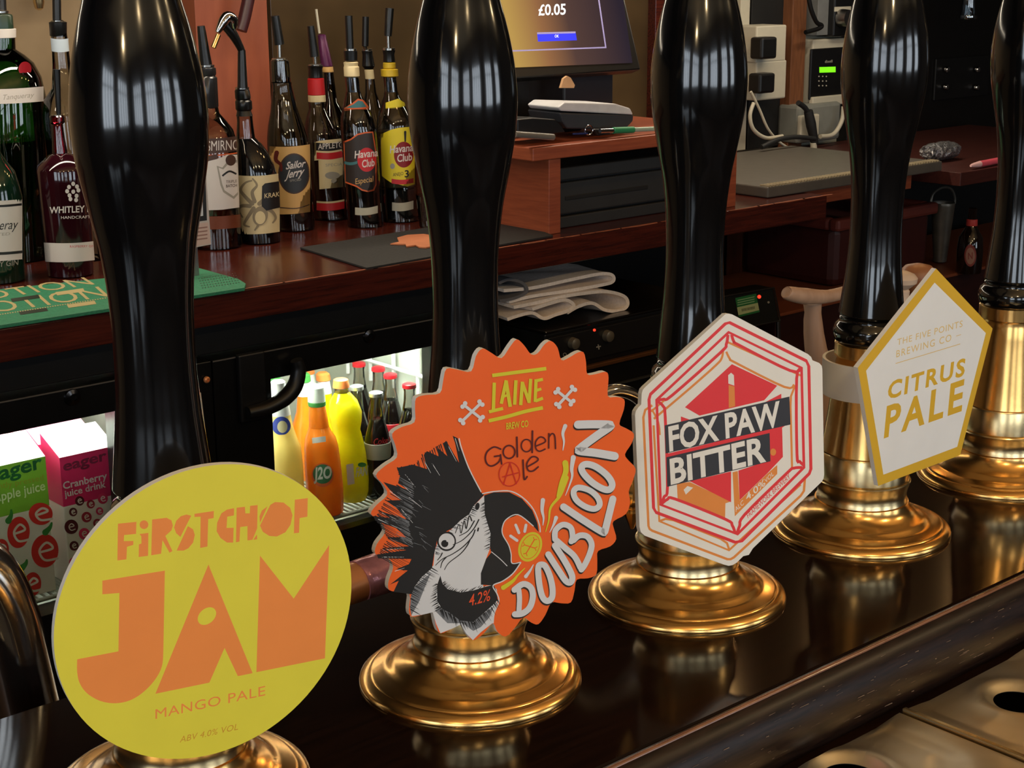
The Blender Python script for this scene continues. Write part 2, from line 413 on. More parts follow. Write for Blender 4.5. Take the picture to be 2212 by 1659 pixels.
drip_tray(.752, .925, .30, .5005, h1.x, h1.y, .0155, 'worn brass drip tray with open drain hole, farther right of the two')
drip_tray(.565, .7500, .30, .5005, h2.x, h2.y, .0155, 'worn brass drip tray at the bottom edge, nearer of the two')
# ------------------------------------------------------------------ beer pumps
PX = [(392, 1713), (1016, 1465), (1482, 1278), (1858, 1143), (2155, 1020)]
PB = [px(a, b, 2, ZC) for a, b in PX]
for p in PB: p.y = .648
for i, (a, b) in enumerate(PX):
    # keep the column of the photo while standing on the common line
    q = PB[i]; d = (a-proj(q)[0])*depth(q)/F; q.x += d/ max(.3, rgt.x)
PB[0].x += .0005
handle_prof = [(.0205, .157), (.0222, .1585), (.0222, .1605), (.0212, .170), (.0193, .188), (.0185, .198), (.0177, .2136), (.0176, .2288), (.0180, .2439), (.0191, .2588), (.0210, .2736), (.0234, .2859), (.0257, .298), (.0277, .3101), (.0286, .322), (.0286, .3315), (.0276, .3434), (.0257, .3551), (.0231, .3667), (.0200, .3783), (.0168, .392), (.0142, .405), (.0130, .415), (.0134, .425), (.0155, .435), (.0172, .445), (.0165, .455), (.0120, .463), (.0001, .466)]
def densify(pr, n=4):
    q = cat_rom([(r, z, 0) for r, z in pr], n); return [(v.x, v.y) for v in q]
PUMP_LABELS = ['beer pump with glossy black handle behind the yellow round badge', 'beer pump with glossy black handle behind the orange scalloped badge', 'beer pump with glossy black handle behind the red hexagonal badge', 'beer pump with glossy black handle behind the white pentagonal badge', 'beer pump without a badge at the right edge of the bar']
PUMP_PARTS = {
    'base_flange': ([(.0636, 0), (.0638, .0012), (.0632, .0032), (.0612, .0050), (.0590, .0060), (.0578, .0062), (.0574, .0068), (.0560, .0074), (.0500, .0086), (.0470, .0094), (.0456, .0112), (.0430, .0124), (.0395, .0140), (.0362, .0166), (.0338, .0200), (.0330, .0232)], BRASS),
    'lower_collar': ([(.0318, .0233), (.0322, .0240), (.0316, .0262), (.0312, .0290), (.0318, .0330), (.0331, .0365), (.0338, .0390), (.0334, .0398), (.0322, .0402)], BRASSD),
    'barrel_ring': ([(.0316, .0403), (.0320, .0408), (.0318, .0585), (.0312, .0598), (.0304, .0602)], BRASSD),
    'barrel': ([(.0302, .0603), (.0296, .064), (.0272, .082), (.0250, .100), (.0236, .114), (.0228, .1235), (.0222, .1262), (.0226, .1284)], BRASS),
    'top_collar': ([(.0232, .1285), (.0242, .1290), (.0242, .1380), (.0234, .1386)], BRASS),
    'ferrule': ([(.0232, .1387), (.0246, .1405), (.0256, .1440), (.0256, .1475), (.0246, .1510), (.0222, .1530), (.0214, .1545), (.0216, .1560), (.0205, .1569)], BLACK)}
proto = None
for i, b in enumerate(PB):
    t = thing('beer_pump', b, PUMP_LABELS[i], 'beer pump', 'beer pumps along the bar ledge')
    if proto is None:
        proto = t
        for nm, (pr, mt) in PUMP_PARTS.items(): lathe(nm, pr, b, mt, t, seg=72)
        lathe('handle', densify(handle_prof), b, BLACK, t, seg=72)
    else:
        for ch in proto.children:
            c = ch.copy(); COL.objects.link(c); c.parent = t
for ch in PB and [c for c in proto.children if c.name.startswith('handle')]:
    ch.scale = (1.06, 1.06, 1.02); ch.location.z = -.003
# ------------------------------------------------------------------ pump clips (badges)
def clip_frame(yaw, tilt, c):
    yaw, tilt = math.radians(yaw), math.radians(tilt)
    n = Vector((-math.sin(yaw)*math.cos(tilt), -math.cos(yaw)*math.cos(tilt), math.sin(tilt))); return Vector(c), n
def badge(name, label, cfr, outline, crop, board_mat, thick=.0034, curve=0):
    c, n = cfr; mp = plane_map(c, n); k, ox, oy = crop
    pts = outline
    if curve: pts = [(q.x, q.y) for q in cat_rom([(x, y, 0) for x, y in outline], curve, True)]
    W3 = [mp(x/k+ox, y/k+oy) for x, y in pts]
    t = thing(name, c-n*.01, label, 'pump badge', 'badges clipped to the beer pumps')
    prism('board', W3, -n*thick, board_mat, t)
    return t, Print(mp, crop)
def strap(t, pb, c, n, z, half_h, R, mat, a0=-150, a1=150):
    # plastic clamp band around the barrel, open towards the badge, plus the two stems to the board
    fa = math.atan2(n.y, n.x); V, Fc = [], []; seg = 28
    rings = []
    for k in range(seg+1):
        a = fa+math.radians(40+(280)*k/seg); d = Vector((math.cos(a), math.sin(a), 0)); o = Vector((pb.x, pb.y, z))
        rings.append([o+d*R+Vector((0, 0, -half_h)), o+d*(R+.002)+Vector((0, 0, -half_h)), o+d*(R+.002)+Vector((0, 0, half_h)), o+d*R+Vector((0, 0, half_h))])
    v, f = ringmesh(rings); mesh('clamp_band', v, f, mat, t, smooth=True)
    side = Vector((-n.y, n.x, 0)).normalized()
    for sgn in (1, -1):
        a = rings[0 if sgn > 0 else -1]; p = (a[0]+a[1])/2+Vector((0, 0, half_h))
        tgt = p+n*((c-p).dot(n)/n.dot(n))-n*.0036
        q = tgt
        dd = side*.001
        V = [p-dd-Vector((0, 0, half_h)), p+dd-Vector((0, 0, half_h)), p+dd+Vector((0, 0, half_h)), p-dd+Vector((0, 0, half_h))]
        V += [x+(q-p) for x in V]
        mesh('stem', V, [(0, 1, 2, 3), (4, 7, 6, 5), (0, 4, 5, 1), (1, 5, 6, 2), (2, 6, 7, 3), (3, 7, 4, 0)], mat, t)
BW = M('badge_white_edge', (232, 230, 226), .45, var=.01)
def barrel_r(z):
    zz = z-ZC; pr = PUMP_PARTS['barrel'][0]
    for (r0, a), (r1, b) in zip(pr, pr[1:]):
        if a <= zz <= b: return r0+(r1-r0)*(zz-a)/(b-a)
    return .032
# --- yellow JAM badge
cJ = (2.4435, 90, 980); cF = (4.9156, 240, 1060)
fJ = clip_frame(9.8, -2.4, (.3424, .595, 1.2127))
u = Vector((-fJ[1].y, fJ[1].x, 0)).normalized(); u = -u if u.x < 0 else u; vv = fJ[1].cross(u); vv = -vv if vv.z < 0 else vv
ring = [proj(fJ[0]+(u*math.cos(2*math.pi*k/96)+vv*math.sin(2*math.pi*k/96))*.071) for k in range(96)]
t, P = badge('pump_badge', 'round yellow pump badge with big orange letters JAM', fJ, ring, (1, 0, 0), BW)
YEL = ink('badge_yellow', (224, 213, 66)); ORA = ink('badge_orange', (238, 142, 70)); ORAF = ink('badge_faint_orange', (206, 152, 48))
P.poly(ring, YEL, 'yellow_face')
P.use(cJ)
P.poly([(320, 670), (650, 617)]+[(q.x, q.y) for q in cat_rom([(642, 1040, 0), (635, 1120, 0), (600, 1190, 0), (540, 1255, 0), (470, 1300, 0), (390, 1317, 0), (310, 1305, 0), (240, 1265, 0), (200, 1210, 0), (187, 1150, 0), (187, 1085, 0)], 5)]+[(405, 1043), (410, 735), (320, 742)], ORA, 'lettering')
P.poly([(880, 585), (1113, 1158), (1035, 1174), (965, 1025), (885, 1208), (600, 1267)], ORA, 'lettering', holes=[[(872+49*math.cos(a)*.98-8*math.sin(a), 857+46*math.sin(a)-8*math.cos(a)) for a in [2*math.pi*i/28 for i in range(28)]]])
P.poly([(1152, 538), (1330, 765), (1517, 482), (1495, 1080), (1133, 1153)], ORA, 'lettering')
P.text('MANGO PALE', (600, 1400), (1180, 1275), (600, 1350), ORA, 'lettering', 0, 1.05)
P.text('ABV 4.0% VOL', (728, 1525), (1035, 1456), (735, 1492), ORAF, 'small_print', 0, 1.05)
P.use(cF)
for sh in ([(72, 350), (268, 330), (264, 458), (138, 470), (134, 535), (236, 533), (234, 575), (168, 595), (162, 728), (66, 740)],
           [(300, 460), (395, 447), (392, 690), (292, 703), (295, 570), (322, 560), (320, 482)],
           [(435, 305), (590, 287), (640, 315), (655, 370), (640, 420), (575, 480), (650, 640), (620, 658), (545, 525), (530, 668), (425, 685)],
           [(850, 265), (735, 490), (690, 450), (668, 390), (690, 320), (740, 270), (800, 252)], [(815, 375), (870, 410), (888, 470), (870, 550), (820, 610), (770, 635), (695, 635)],
           [(885, 245), (1090, 215), (1088, 290), (1030, 300), (1022, 592), (945, 607), (950, 275), (885, 278)],
           [(1305, 185), (1303, 262), (1232, 275), (1225, 395), (1300, 393), (1295, 550), (1230, 550), (1160, 500), (1120, 430), (1125, 340), (1170, 240), (1230, 200)],
           [(1332, 180), (1420, 170), (1425, 240), (1472, 240), (1475, 160), (1555, 152), (1550, 400), (1500, 520), (1447, 527), (1447, 375), (1370, 385), (1362, 540), (1325, 547)], [(1548, 465), (1550, 515), (1508, 520)],
           [(1740, 120), (1830, 125), (1900, 180), (1925, 260), (1905, 360), (1850, 440), (1760, 485), (1680, 480), (1610, 435), (1580, 370), (1690, 150)], [(1660, 165), (1580, 340), (1575, 270), (1600, 210)],
           [(1950, 95), (2087, 78), (2083, 275), (2000, 290), (1995, 445), (1940, 452)]):
    P.poly(sh, ORA, 'lettering')
P.ell(348, 360, 46, 46, ORA, 'lettering')
P.build(t)
strap(t, PB[0], fJ[0], fJ[1], ZC+.092, .012, barrel_r(ZC+.080)+.0003, WHITE)
# --- orange parrot badge
cL = (2.44, 780, 720); cP = (3.605, 800, 930); cU = (4.880, 970, 780); cD = (4.741, 1060, 1040)
def to(pts, a, b): return [((x/a[0]+a[1]-b[1])*b[0], (y/a[0]+a[2]-b[2])*b[0]) for x, y in pts]
full = (1, 0, 0)
outl = to([(820, 32), (858, 62), (895, 110), (930, 105), (965, 60), (1000, 40), (1035, 75), (1055, 140), (1095, 128), (1140, 102), (1172, 100), (1185, 150), (1192, 215), (1235, 215), (1290, 203), (1304, 235), (1300, 330), (1345, 335), (1386, 348), (1385, 400), (1361, 478)], cL, full)
outl += [(1352, 925), (1369, 937), (1364, 958), (1350, 981), (1358, 995), (1373, 1013), (1366, 1040), (1358, 1062), (1361, 1085), (1352, 1110), (1325, 1126), (1326, 1142), (1331, 1164), (1318, 1180), (1292, 1190), (1290, 1210), (1288, 1240), (1270, 1249), (1246, 1252), (1241, 1275), (1233, 1301), (1212, 1303), (1191, 1302), (1178, 1328), (1163, 1348), (1148, 1345), (1130, 1334), (1112, 1356), (1092, 1375), (1074, 1364), (1064, 1346), (1045, 1368), (1022, 1383), (1008, 1368), (996, 1349), (975, 1358), (951, 1368), (941, 1350), (934, 1322), (912, 1328), (889, 1332), (883, 1318), (884, 1281), (853, 1278), (839, 1272), (840, 1252), (849, 1225), (838, 1205), (811, 1197), (814, 1175), (832, 1149), (822, 1126), (801, 1110), (814, 1090), (836, 1069), (829, 1048), (812, 1027), (832, 1006), (857, 988), (854, 962), (847, 937), (868, 922), (895, 912)]
outl += to([(284, 400), (290, 342), (340, 325), (415, 315), (432, 250), (450, 187), (510, 192), (580, 200), (605, 120), (640, 80), (690, 105), (740, 130), (785, 70)], cL, full)
fL = clip_frame(8.9, -1.5, (.5244, .595, 1.229))
t, P = badge('pump_badge', 'orange scalloped pump badge printed with a black and white parrot', fL, outl, full, BW, curve=3)
ORB = ink('parrot_badge_orange', (232, 96, 30)); INK = ink('print_black', (22, 21, 22), .5); PWH = ink('print_white', (208, 210, 214)); YEB = ink('print_yellow', (206, 196, 44)); BRN = ink('print_maroon', (84, 22, 24)); RED = ink('print_red', (196, 40, 26)); GRY = ink('print_grey', (118, 122, 128))
P.poly(outl, ORB, 'orange_face', curve=3)
P.use(cP)
body = [(490, 1050), (400, 1140), (340, 1220), (316, 1285), (308, 1380), (322, 1446), (400, 1435), (485, 1415), (510, 1500), (545, 1578), (630, 1545), (705, 1510), (745, 1580), (798, 1632), (860, 1570), (950, 1500), (965, 1420), (988, 1350), (985, 1240), (950, 1200), (880, 1215), (760, 1100)]
P.poly(body, PWH, 'parrot_print')
P.poly([(340, 1222), (316, 1285), (308, 1380), (318, 1440), (380, 1330), (420, 1230), (470, 1110)], GRY, 'parrot_shading')
P.poly([(885, 505), (890, 620), (935, 800), (930, 920), (900, 1000), (860, 1120), (880, 1215), (700, 1260), (600, 1235), (560, 1190), (545, 1100), (490, 1060), (500, 940), (530, 850), (640, 760), (700, 700), (770, 650), (800, 590)], PWH, 'parrot_print')
P.poly([(500, 1400), (560, 1380), (640, 1420), (720, 1470), (800, 1480), (900, 1410), (960, 1370), (930, 1450), (860, 1530), (800, 1560), (720, 1500), (600, 1500)], GRY, 'parrot_shading')
P.poly([(545, 1130), (560, 1190), (600, 1235), (700, 1260), (800, 1245), (900, 1215), (960, 1200), (985, 1260), (990, 1320), (930, 1380), (860, 1440), (800, 1490), (700, 1480), (620, 1420), (560, 1390), (520, 1330), (520, 1200)], INK, 'parrot_ink')
P.poly([(640, 40), (660, 100), (690, 250), (590, 80), (570, 100), (600, 200), (520, 130), (530, 200), (440, 160), (415, 190), (440, 300), (330, 265), (210, 290), (230, 350), (215, 410), (290, 460), (100, 400), (150, 460), (240, 540), (120, 545), (200, 600), (280, 690), (50, 620), (150, 680), (20, 665), (40, 700), (200, 760), (280, 830), (120, 830), (300, 900), (80, 915), (280, 930), (50, 965), (60, 995), (320, 1000), (300, 1040), (200, 1080), (290, 1090), (190, 1170), (150, 1200), (220, 1170), (180, 1255), (320, 1275), (345, 1215), (400, 1140), (480, 1070), (497, 960), (520, 850), (560, 800), (640, 760), (700, 700), (770, 650), (800, 590), (885, 500), (860, 480), (760, 290), (700, 130), (680, 60)], INK, 'parrot_ink')
for a, b in (((590, 90), (670, 240)), ((480, 255), (540, 350)), ((250, 420), (330, 500)), ((270, 340), (350, 440)), ((90, 640), (200, 690)), ((60, 690), (240, 770)), ((150, 470), (270, 560)), ((90, 985), (260, 985)), ((240, 610), (330, 720)), ((660, 60), (690, 160)), ((100, 930), (260, 915)), ((190, 1095), (265, 1070)), ((300, 520), (400, 600)), ((420, 240), (470, 330))):
    P.stroke([a, b], (5, 2), PWH, 'parrot_print', curve=0, cap=False)
for k in range(46):
    x, y = random.uniform(110, 420), random.uniform(420, 900); P.stroke([(x, y), (x+random.uniform(30, 75), y+random.uniform(18, 50))], (4, 1.5), GRY, 'parrot_shading', curve=0, cap=False, same=True)
P.poly([(885, 505), (960, 480), (1080, 480), (1180, 530), (1260, 620), (1300, 720), (1310, 790), (1270, 745), (1200, 680), (1150, 655), (1060, 690), (1030, 740), (1025, 800), (1070, 880), (1090, 950), (1100, 1030), (1170, 1025), (1110, 1110), (1030, 1170), (950, 1205), (860, 1200), (860, 1110), (900, 1000), (940, 950), (930, 900), (935, 800), (890, 650)], INK, 'parrot_ink')
for pts, w in (([(690, 60), (710, 140), (770, 300), (862, 478)], 9), ([(870, 492), (960, 475), (1090, 472), (1190, 525), (1270, 615), (1315, 730), (1322, 792)], 9), ([(1270, 745), (1150, 655), (1060, 690), (1028, 750), (1030, 810), (1075, 890), (1095, 960), (1102, 1032), (1170, 1025)], 8), ([(1172, 1025), (1110, 1112), (1030, 1172), (955, 1207), (985, 1270), (1000, 1330), (965, 1420), (955, 1500)], 9), ([(940, 942), (1010, 1000), (1065, 1055)], 6)):
    P.stroke(pts, w, PWH, 'parrot_print', cap=False)
def hatch(pts, n, dx_, dy_, w, mat, key, jit=.35):
    P.n += 1
    Q = cat_rom([(x, y, 0) for x, y in pts], 12)
    for i in range(n):
        q = Q[int(i*(len(Q)-1)/max(1, n-1))]; f_ = 1+random.uniform(-jit, jit); x_, y_ = q.x+random.uniform(-8, 8), q.y+random.uniform(-8, 8)
        P.stroke([(x_, y_), (x_+dx_*f_, y_+dy_*f_)], (w, 1.2), mat, key, curve=0, cap=False, same=True)
hatch([(520, 1200), (520, 1330), (560, 1390)], 26, -46, 26, 7, INK, 'parrot_ink'); hatch([(545, 1390), (620, 1420), (700, 1480), (800, 1490)], 30, 20, 58, 8, INK, 'parrot_ink'); hatch([(800, 1490), (860, 1440), (930, 1380), (985, 1310)], 24, 34, 52, 7, INK, 'parrot_ink')
hatch([(480, 1070), (400, 1140), (345, 1215), (320, 1280), (312, 1400)], 40, 60, 34, 6, INK, 'parrot_ink'); hatch([(560, 1190), (600, 1235), (700, 1260), (880, 1215)], 34, 26, -22, 6, INK, 'parrot_ink'); hatch([(885, 560), (900, 650), (935, 800), (930, 920)], 30, -36, 16, 6, INK, 'parrot_ink'); hatch([(800, 590), (770, 650), (640, 760), (530, 850), (500, 960)], 36, 34, 14, 6, INK, 'parrot_ink')
hatch([(215, 300), (215, 410), (120, 540), (60, 640), (40, 690), (130, 830), (90, 920), (60, 980)], 46, 190, 110, 7, INK, 'parrot_ink'); hatch([(215, 290), (330, 262), (430, 170), (520, 125), (590, 85)], 26, 40, 120, 9, INK, 'parrot_ink'); hatch([(330, 420), (330, 600), (300, 760), (330, 900)], 60, -90, -50, 4, GRY, 'parrot_shading')
P.ell(592, 862, 74, 76, INK, 'parrot_ink'); P.ell(593, 862, 62, 62, PWH, 'parrot_print'); P.ell(578, 880, 28, 28, INK, 'parrot_ink'); P.ell(598, 858, 8, 8, PWH, 'parrot_print'); P.ell(832, 590, 17, 29, INK, 'parrot_ink', .2)
for pts in ([(660, 800), (690, 730), (705, 800), (730, 700), (745, 765), (768, 665), (790, 705)], [(505, 1050), (560, 1000), (640, 960), (720, 905), (790, 830), (815, 770)], [(575, 1085), (610, 1030), (700, 960), (750, 900), (775, 850)], [(640, 890), (720, 850), (800, 770), (845, 690)], [(520, 1010), (545, 980), (560, 950)], [(545, 1070), (560, 1020), (590, 985)], [(690, 820), (760, 780), (810, 700)]):
    P.stroke(pts, (5, 10), INK, 'parrot_ink', cap=False)
P.stroke([(840, 760), (835, 780)], 12, INK, 'parrot_ink', curve=0)
P.text('4.2%', (765, 1368), (930, 1322), (772, 1280), ink('parrot_percent', (226, 80, 40)), 'strength_print', .004)
P.ell(1243, 905, 88, 120, YEB, 'coin_print', .42); P.ell(1243, 905, 70, 101, ORB, 'coin_lines', .42, ring=5)
for a, b in (((1200, 890), (1280, 915)), ((1275, 850), (1212, 955))):
    P.stroke([a, b], 8, ORB, 'coin_lines', curve=0)
    for q, o in ((a, b), (b, a)):
        d = Vector((q[0]-o[0], q[1]-o[1])).normalized(); nn = Vector((-d.y, d.x))
        for sg in (1, -1): P.stroke([q, (q[0]+d.x*14+nn.x*sg*16, q[1]+d.y*14+nn.y*sg*16)], 6, ORB, 'coin_lines', curve=0)
for a, b in (((1130, 735), (1155, 795)), ((1210, 735), (1200, 785)), ((1090, 820), (1140, 855))): P.stroke([a, b], 22, PWH, 'spark_print', curve=0)
letters = [(cD, [(240, 1108), (330, 1048), (408, 1085), (428, 1180), (395, 1290), (320, 1350), (245, 1358)], 62, False), (cD, [(285, 1110), (292, 1200), (285, 1340)], 52, False),
           (cD, [(505, 850), (555, 865), (605, 975), (630, 1100), (622, 1190), (575, 1222), (530, 1185), (500, 1080), (484, 950), (484, 880)], 62, True),
           (cD, [(587, 745), (690, 905), (765, 1015), (815, 1030), (830, 965), (765, 830), (655, 655)], 64, False),
           (cD, [(655, 590), (660, 500), (735, 440), (815, 470), (835, 560), (822, 612)], 58, False), (cD, [(845, 600), (905, 552), (985, 562), (1030, 640), (1010, 740), (960, 850), (925, 900)], 60, False), (cD, [(668, 600), (760, 680), (855, 765), (915, 880)], 60, False),
           (cD, [(742, 258), (950, 398), (1140, 515), (1165, 505), (1185, 430), (1247, 178)], 72, False),
           (cD, [(850, 90), (900, 60), (1010, 90), (1090, 160), (1112, 235), (1065, 278), (980, 262), (890, 205), (850, 145)], 60, True),
           (cU, [(1392, 1120), (1440, 1085), (1540, 1110), (1660, 1200), (1715, 1290), (1690, 1350), (1620, 1345), (1510, 1280), (1420, 1190)], 70, True),
           (cU, [(1355, 668), (1520, 664), (1680, 668), (1690, 690), (1560, 780), (1380, 915), (1375, 945), (1540, 965), (1742, 1000)], 86, False)]
for cr, pts, w, cl in letters: P.use(cr).stroke(pts, w, INK, 'letter_shadow', closed=cl, off=(-7, 17))
for cr, pts, w, cl in letters: P.use(cr).stroke(pts, w, PWH, 'lettering', closed=cl)
P.use(cD)
P.stroke([(770, -40), (745, 40), (700, 150), (610, 265), (590, 400), (558, 512)], (50, 8), YEB, 'flame_print')
P.stroke([(345, 885), (270, 960), (220, 1020), (125, 1085)], (8, 48), YEB, 'flame_print#2')
for pts, w in (([(530, 190), (522, 290), (537, 370), (530, 445)], (46, 8)), ([(665, 370), (640, 440), (600, 518)], (42, 6)), ([(432, 850), (400, 910), (355, 970)], (8, 38))): P.stroke(pts, w, PWH, 'spark_print')
P.use(cU)
P.stroke([(1220, 1072), (1226, 1160), (1180, 1290), (1150, 1420)], (62, 44), YEB, 'flame_print#3')
P.stroke([(1220, 682), (1195, 760), (1207, 850), (1195, 938)], (44, 8), PWH, 'spark_print'); P.stroke([(1305, 1015), (1288, 1130), (1290, 1230), (1222, 1415)], (54, 6), PWH, 'spark_print')
for pts, w in (([(450, 150), (740, 112), (1020, 77)], 38), ([(412, 628), (600, 585), (800, 528), (985, 490)], 38), ([(472, 225), (462, 530)], 36), ([(415, 533), (565, 497)], 34), ([(598, 200), (545, 448)], 36), ([(595, 205), (640, 480)], 38), ([(570, 372), (625, 352)], 26), ([(700, 200), (686, 458)], 36), ([(750, 462), (768, 215)], 36), ([(768, 225), (840, 435)], 34), ([(838, 440), (855, 185)], 34), ([(912, 190), (902, 428)], 34), ([(912, 205), (985, 190)], 32), ([(905, 312), (968, 290)], 30), ([(905, 420), (985, 388)], 32)):
    P.stroke(pts, w, YEB, 'brewery_lettering', curve=0 if len(pts) < 3 else 4, cap=False)
P.text('BREW CO', (598, 718), (830, 688), (598, 650), YEB, 'brewery_lettering', .02)
G = [([(540, 925), (470, 903), (400, 950), (378, 1020), (400, 1085), (450, 1103), (515, 1065), (540, 1000), (475, 1003)], 17), ([(538, 985), (550, 1082)], 17), ([(710, 800), (716, 1005)], 18), ([(875, 735), (872, 960)], 18), ([(908, 895), (1008, 850), (995, 808), (950, 800), (908, 850), (912, 920), (950, 948), (1008, 925)], 15), ([(1048, 762), (1046, 915)], 15), ([(1048, 800), (1080, 762), (1110, 790), (1118, 920)], 15)]
for pts, w in G: P.stroke(pts, w, BRN, 'ale_lettering')
P.ell(628, 955, 70, 76, BRN, 'ale_lettering', ring=16); P.ell(812, 888, 62, 72, BRN, 'ale_lettering', ring=14)
P.ell(632, 1190, 114, 130, RED, 'ale_emblem', ring=9)
for pts in ([(640, 1070), (570, 1300)], [(636, 1070), (705, 1290)], [(560, 1218), (722, 1175)]): P.stroke(pts, 11, RED, 'ale_emblem', curve=0)
P.stroke([(775, 1040), (785, 1225), (798, 1242), (818, 1215)], 17, BRN, 'ale_lettering'); P.stroke([(822, 1110), (930, 1045), (910, 1008), (860, 1012), (815, 1080), (830, 1148), (880, 1155), (935, 1112)], 16, BRN, 'ale_lettering')
for a, b in (((128, 635), (330, 440)), ((150, 460), (335, 605)), ((1140, 465), (1305, 285)), ((1130, 310), (1290, 435))):
    kx = 'crossbones_print' + ('#2' if a[0] > 700 else '')
    P.stroke([a, b], 30, PWH, kx, curve=0, cap=False)
    for q, o in ((a, b), (b, a)):
        d = Vector((q[0]-o[0], q[1]-o[1])).normalized(); nn = Vector((-d.y, d.x))
        for sg in (1, -1): P.ell(q[0]+nn.x*sg*22, q[1]+nn.y*sg*22, 24, 24, PWH, kx, n=16)
P.build(t)
strap(t, PB[1], fL[0], fL[1], ZC+.092, .012, barrel_r(ZC+.080)+.0003, BLKPL)
# --- red and white hexagonal badge
cX = (2.86, 1350, 660)
hexo = [(622, 52), (642, 50), (662, 55), (1130, 300), (1150, 318), (1158, 338), (1200, 355), (1215, 372), (1219, 392), (1230, 1045), (1226, 1070), (1215, 1088), (790, 1500), (765, 1540), (730, 1548), (690, 1588), (665, 1603), (640, 1608), (610, 1600), (122, 1422), (98, 1400), (90, 1370), (62, 680), (66, 655), (80, 632), (100, 612), (103, 545), (110, 520), (125, 503)]
fX = clip_frame(10.8, 4.1, (.7013, .595, 1.2242))
t, P = badge('pump_badge', 'white hexagonal pump badge with red lines reading FOX PAW BITTER', fX, hexo, cX, BW)
RDH = ink('hex_red', (218, 48, 54)); ORH = ink('hex_orange', (218, 134, 58)); WHH = ink('hex_white', (222, 220, 214)); DRK = ink('hex_slate', (44, 44, 50))
P.poly(hexo, WHH, 'white_face')
for pts, w, cv in (([(168, 616), (125, 645), (113, 690), (145, 1362), (152, 1380), (168, 1391), (632, 1567), (652, 1567), (672, 1556), (1085, 1175), (1105, 1145), (1112, 1060)], 15, 0), ([(176, 740), (212, 1332), (642, 1512), (1085, 1105)], 14, 0), ([(178, 700), (400, 512), (560, 370), (597, 325), (606, 275)], 14, 4), ([(625, 285), (648, 330), (680, 352), (985, 503), (1045, 488)], 14, 4), ([(632, 225), (1085, 432)], 13, 0), ([(1050, 495), (1025, 560), (1022, 620), (1032, 1010)], 13, 0), ([(212, 1332), (250, 1318), (300, 1326), (590, 1440), (630, 1468), (645, 1512)], 14, 0), ([(160, 655), (250, 580)], 12, 0), ([(165, 640), (205, 720), (215, 800)], 12, 4)):
    P.stroke(pts, w, ORH, 'orange_lines', curve=cv, cap=False)
P.poly([(660, 362), (940, 495), (860, 585), (460, 680), (370, 628)], RDH, 'red_panels'); P.poly([(965, 545), (975, 935), (895, 960), (890, 700), (860, 600)], RDH, 'red_panels')
P.poly([(345, 685), (400, 705), (345, 725)], RDH, 'red_panels'); P.poly([(250, 918), (1000, 735), (900, 800), (255, 945)], RDH, 'red_panels')
P.poly([(320, 1100), (400, 1090), (655, 1210), (620, 1222), (618, 1312), (325, 1195)], ORH, 'orange_panels'); P.poly([(400, 1085), (655, 1025), (655, 1215)], RDH, 'red_panels')
P.poly([(700, 1020), (895, 955), (975, 935), (880, 1035), (708, 1202)], RDH, 'red_panels'); P.poly([(708, 1204), (880, 1037), (940, 985), (940, 1040), (678, 1302), (664, 1030), (696, 1022)], ORH, 'orange_panels#2')
P.poly([(640, 490), (676, 500), (680, 622), (641, 632)], ORH, 'orange_panels#3'); P.ell(915, 905, 18, 22, ORH, 'orange_panels#4')
P.poly([(637, 430), (655, 415), (672, 430), (675, 495), (638, 482)], WHH, 'white_marks'); P.poly([(362, 1138), (385, 1115), (420, 1125), (375, 1168)], WHH, 'white_marks#2')
P.stroke([(645, 105), (1120, 342), (1135, 375), (1148, 1010), (1138, 1038), (720, 1455), (680, 1462), (192, 1278), (176, 1250), (148, 580), (157, 548), (620, 112)], 19, RDH, 'red_lines', closed=True, curve=0)
P.stroke([(640, 165), (1090, 385), (1105, 1000), (695, 1412), (220, 1230), (195, 583)], 18, RDH, 'red_lines', closed=True, curve=0)
for pts in ([(658, 180), (672, 222), (705, 245), (1020, 402), (1090, 385)], [(636, 180), (625, 240), (590, 290), (290, 555), (240, 578), (195, 582)], [(1092, 395), (1060, 450), (1062, 920), (1078, 962), (1108, 990)], [(1095, 1000), (1040, 1005), (1000, 1035), (740, 1290), (708, 1360), (692, 1405)], [(222, 1228), (262, 1197), (310, 1195), (620, 1320), (662, 1358), (680, 1405)], [(198, 590), (235, 622), (248, 690), (262, 1120), (242, 1180), (222, 1228)]):
    P.stroke(pts, 18, RDH, 'red_lines', cap=False, curve=4)
P.poly([(245, 740), (1015, 562), (1022, 735), (250, 914)], DRK, 'name_banner'); P.poly([(255, 937), (893, 787), (898, 962), (260, 1120)], DRK, 'name_banner')
P.text('FOX PAW', (274, 898), (962, 738), (266, 748), WHH, 'lettering', .028, 1.0); P.text('BITTER', (282, 1102), (872, 958), (274, 948), WHH, 'lettering', .030, 1.02)
P.text('4.0%', (752, 1207), (868, 1106), (742, 1170), WHH, 'small_print', .01); P.text('ALC', (684, 1276), (735, 1226), (676, 1250), WHH, 'small_print'); P.text('VOL', (868, 1098), (920, 1046), (860, 1074), WHH, 'small_print')
P.text('FRAMEWORK BREWERY', (760, 1315), (1022, 1064), (750, 1288), RDH, 'red_small_print', 0)
P.build(t)
strap(t, PB[2], fX[0], fX[1], ZC+.092, .012, barrel_r(ZC+.080)+.0003, WHITE)
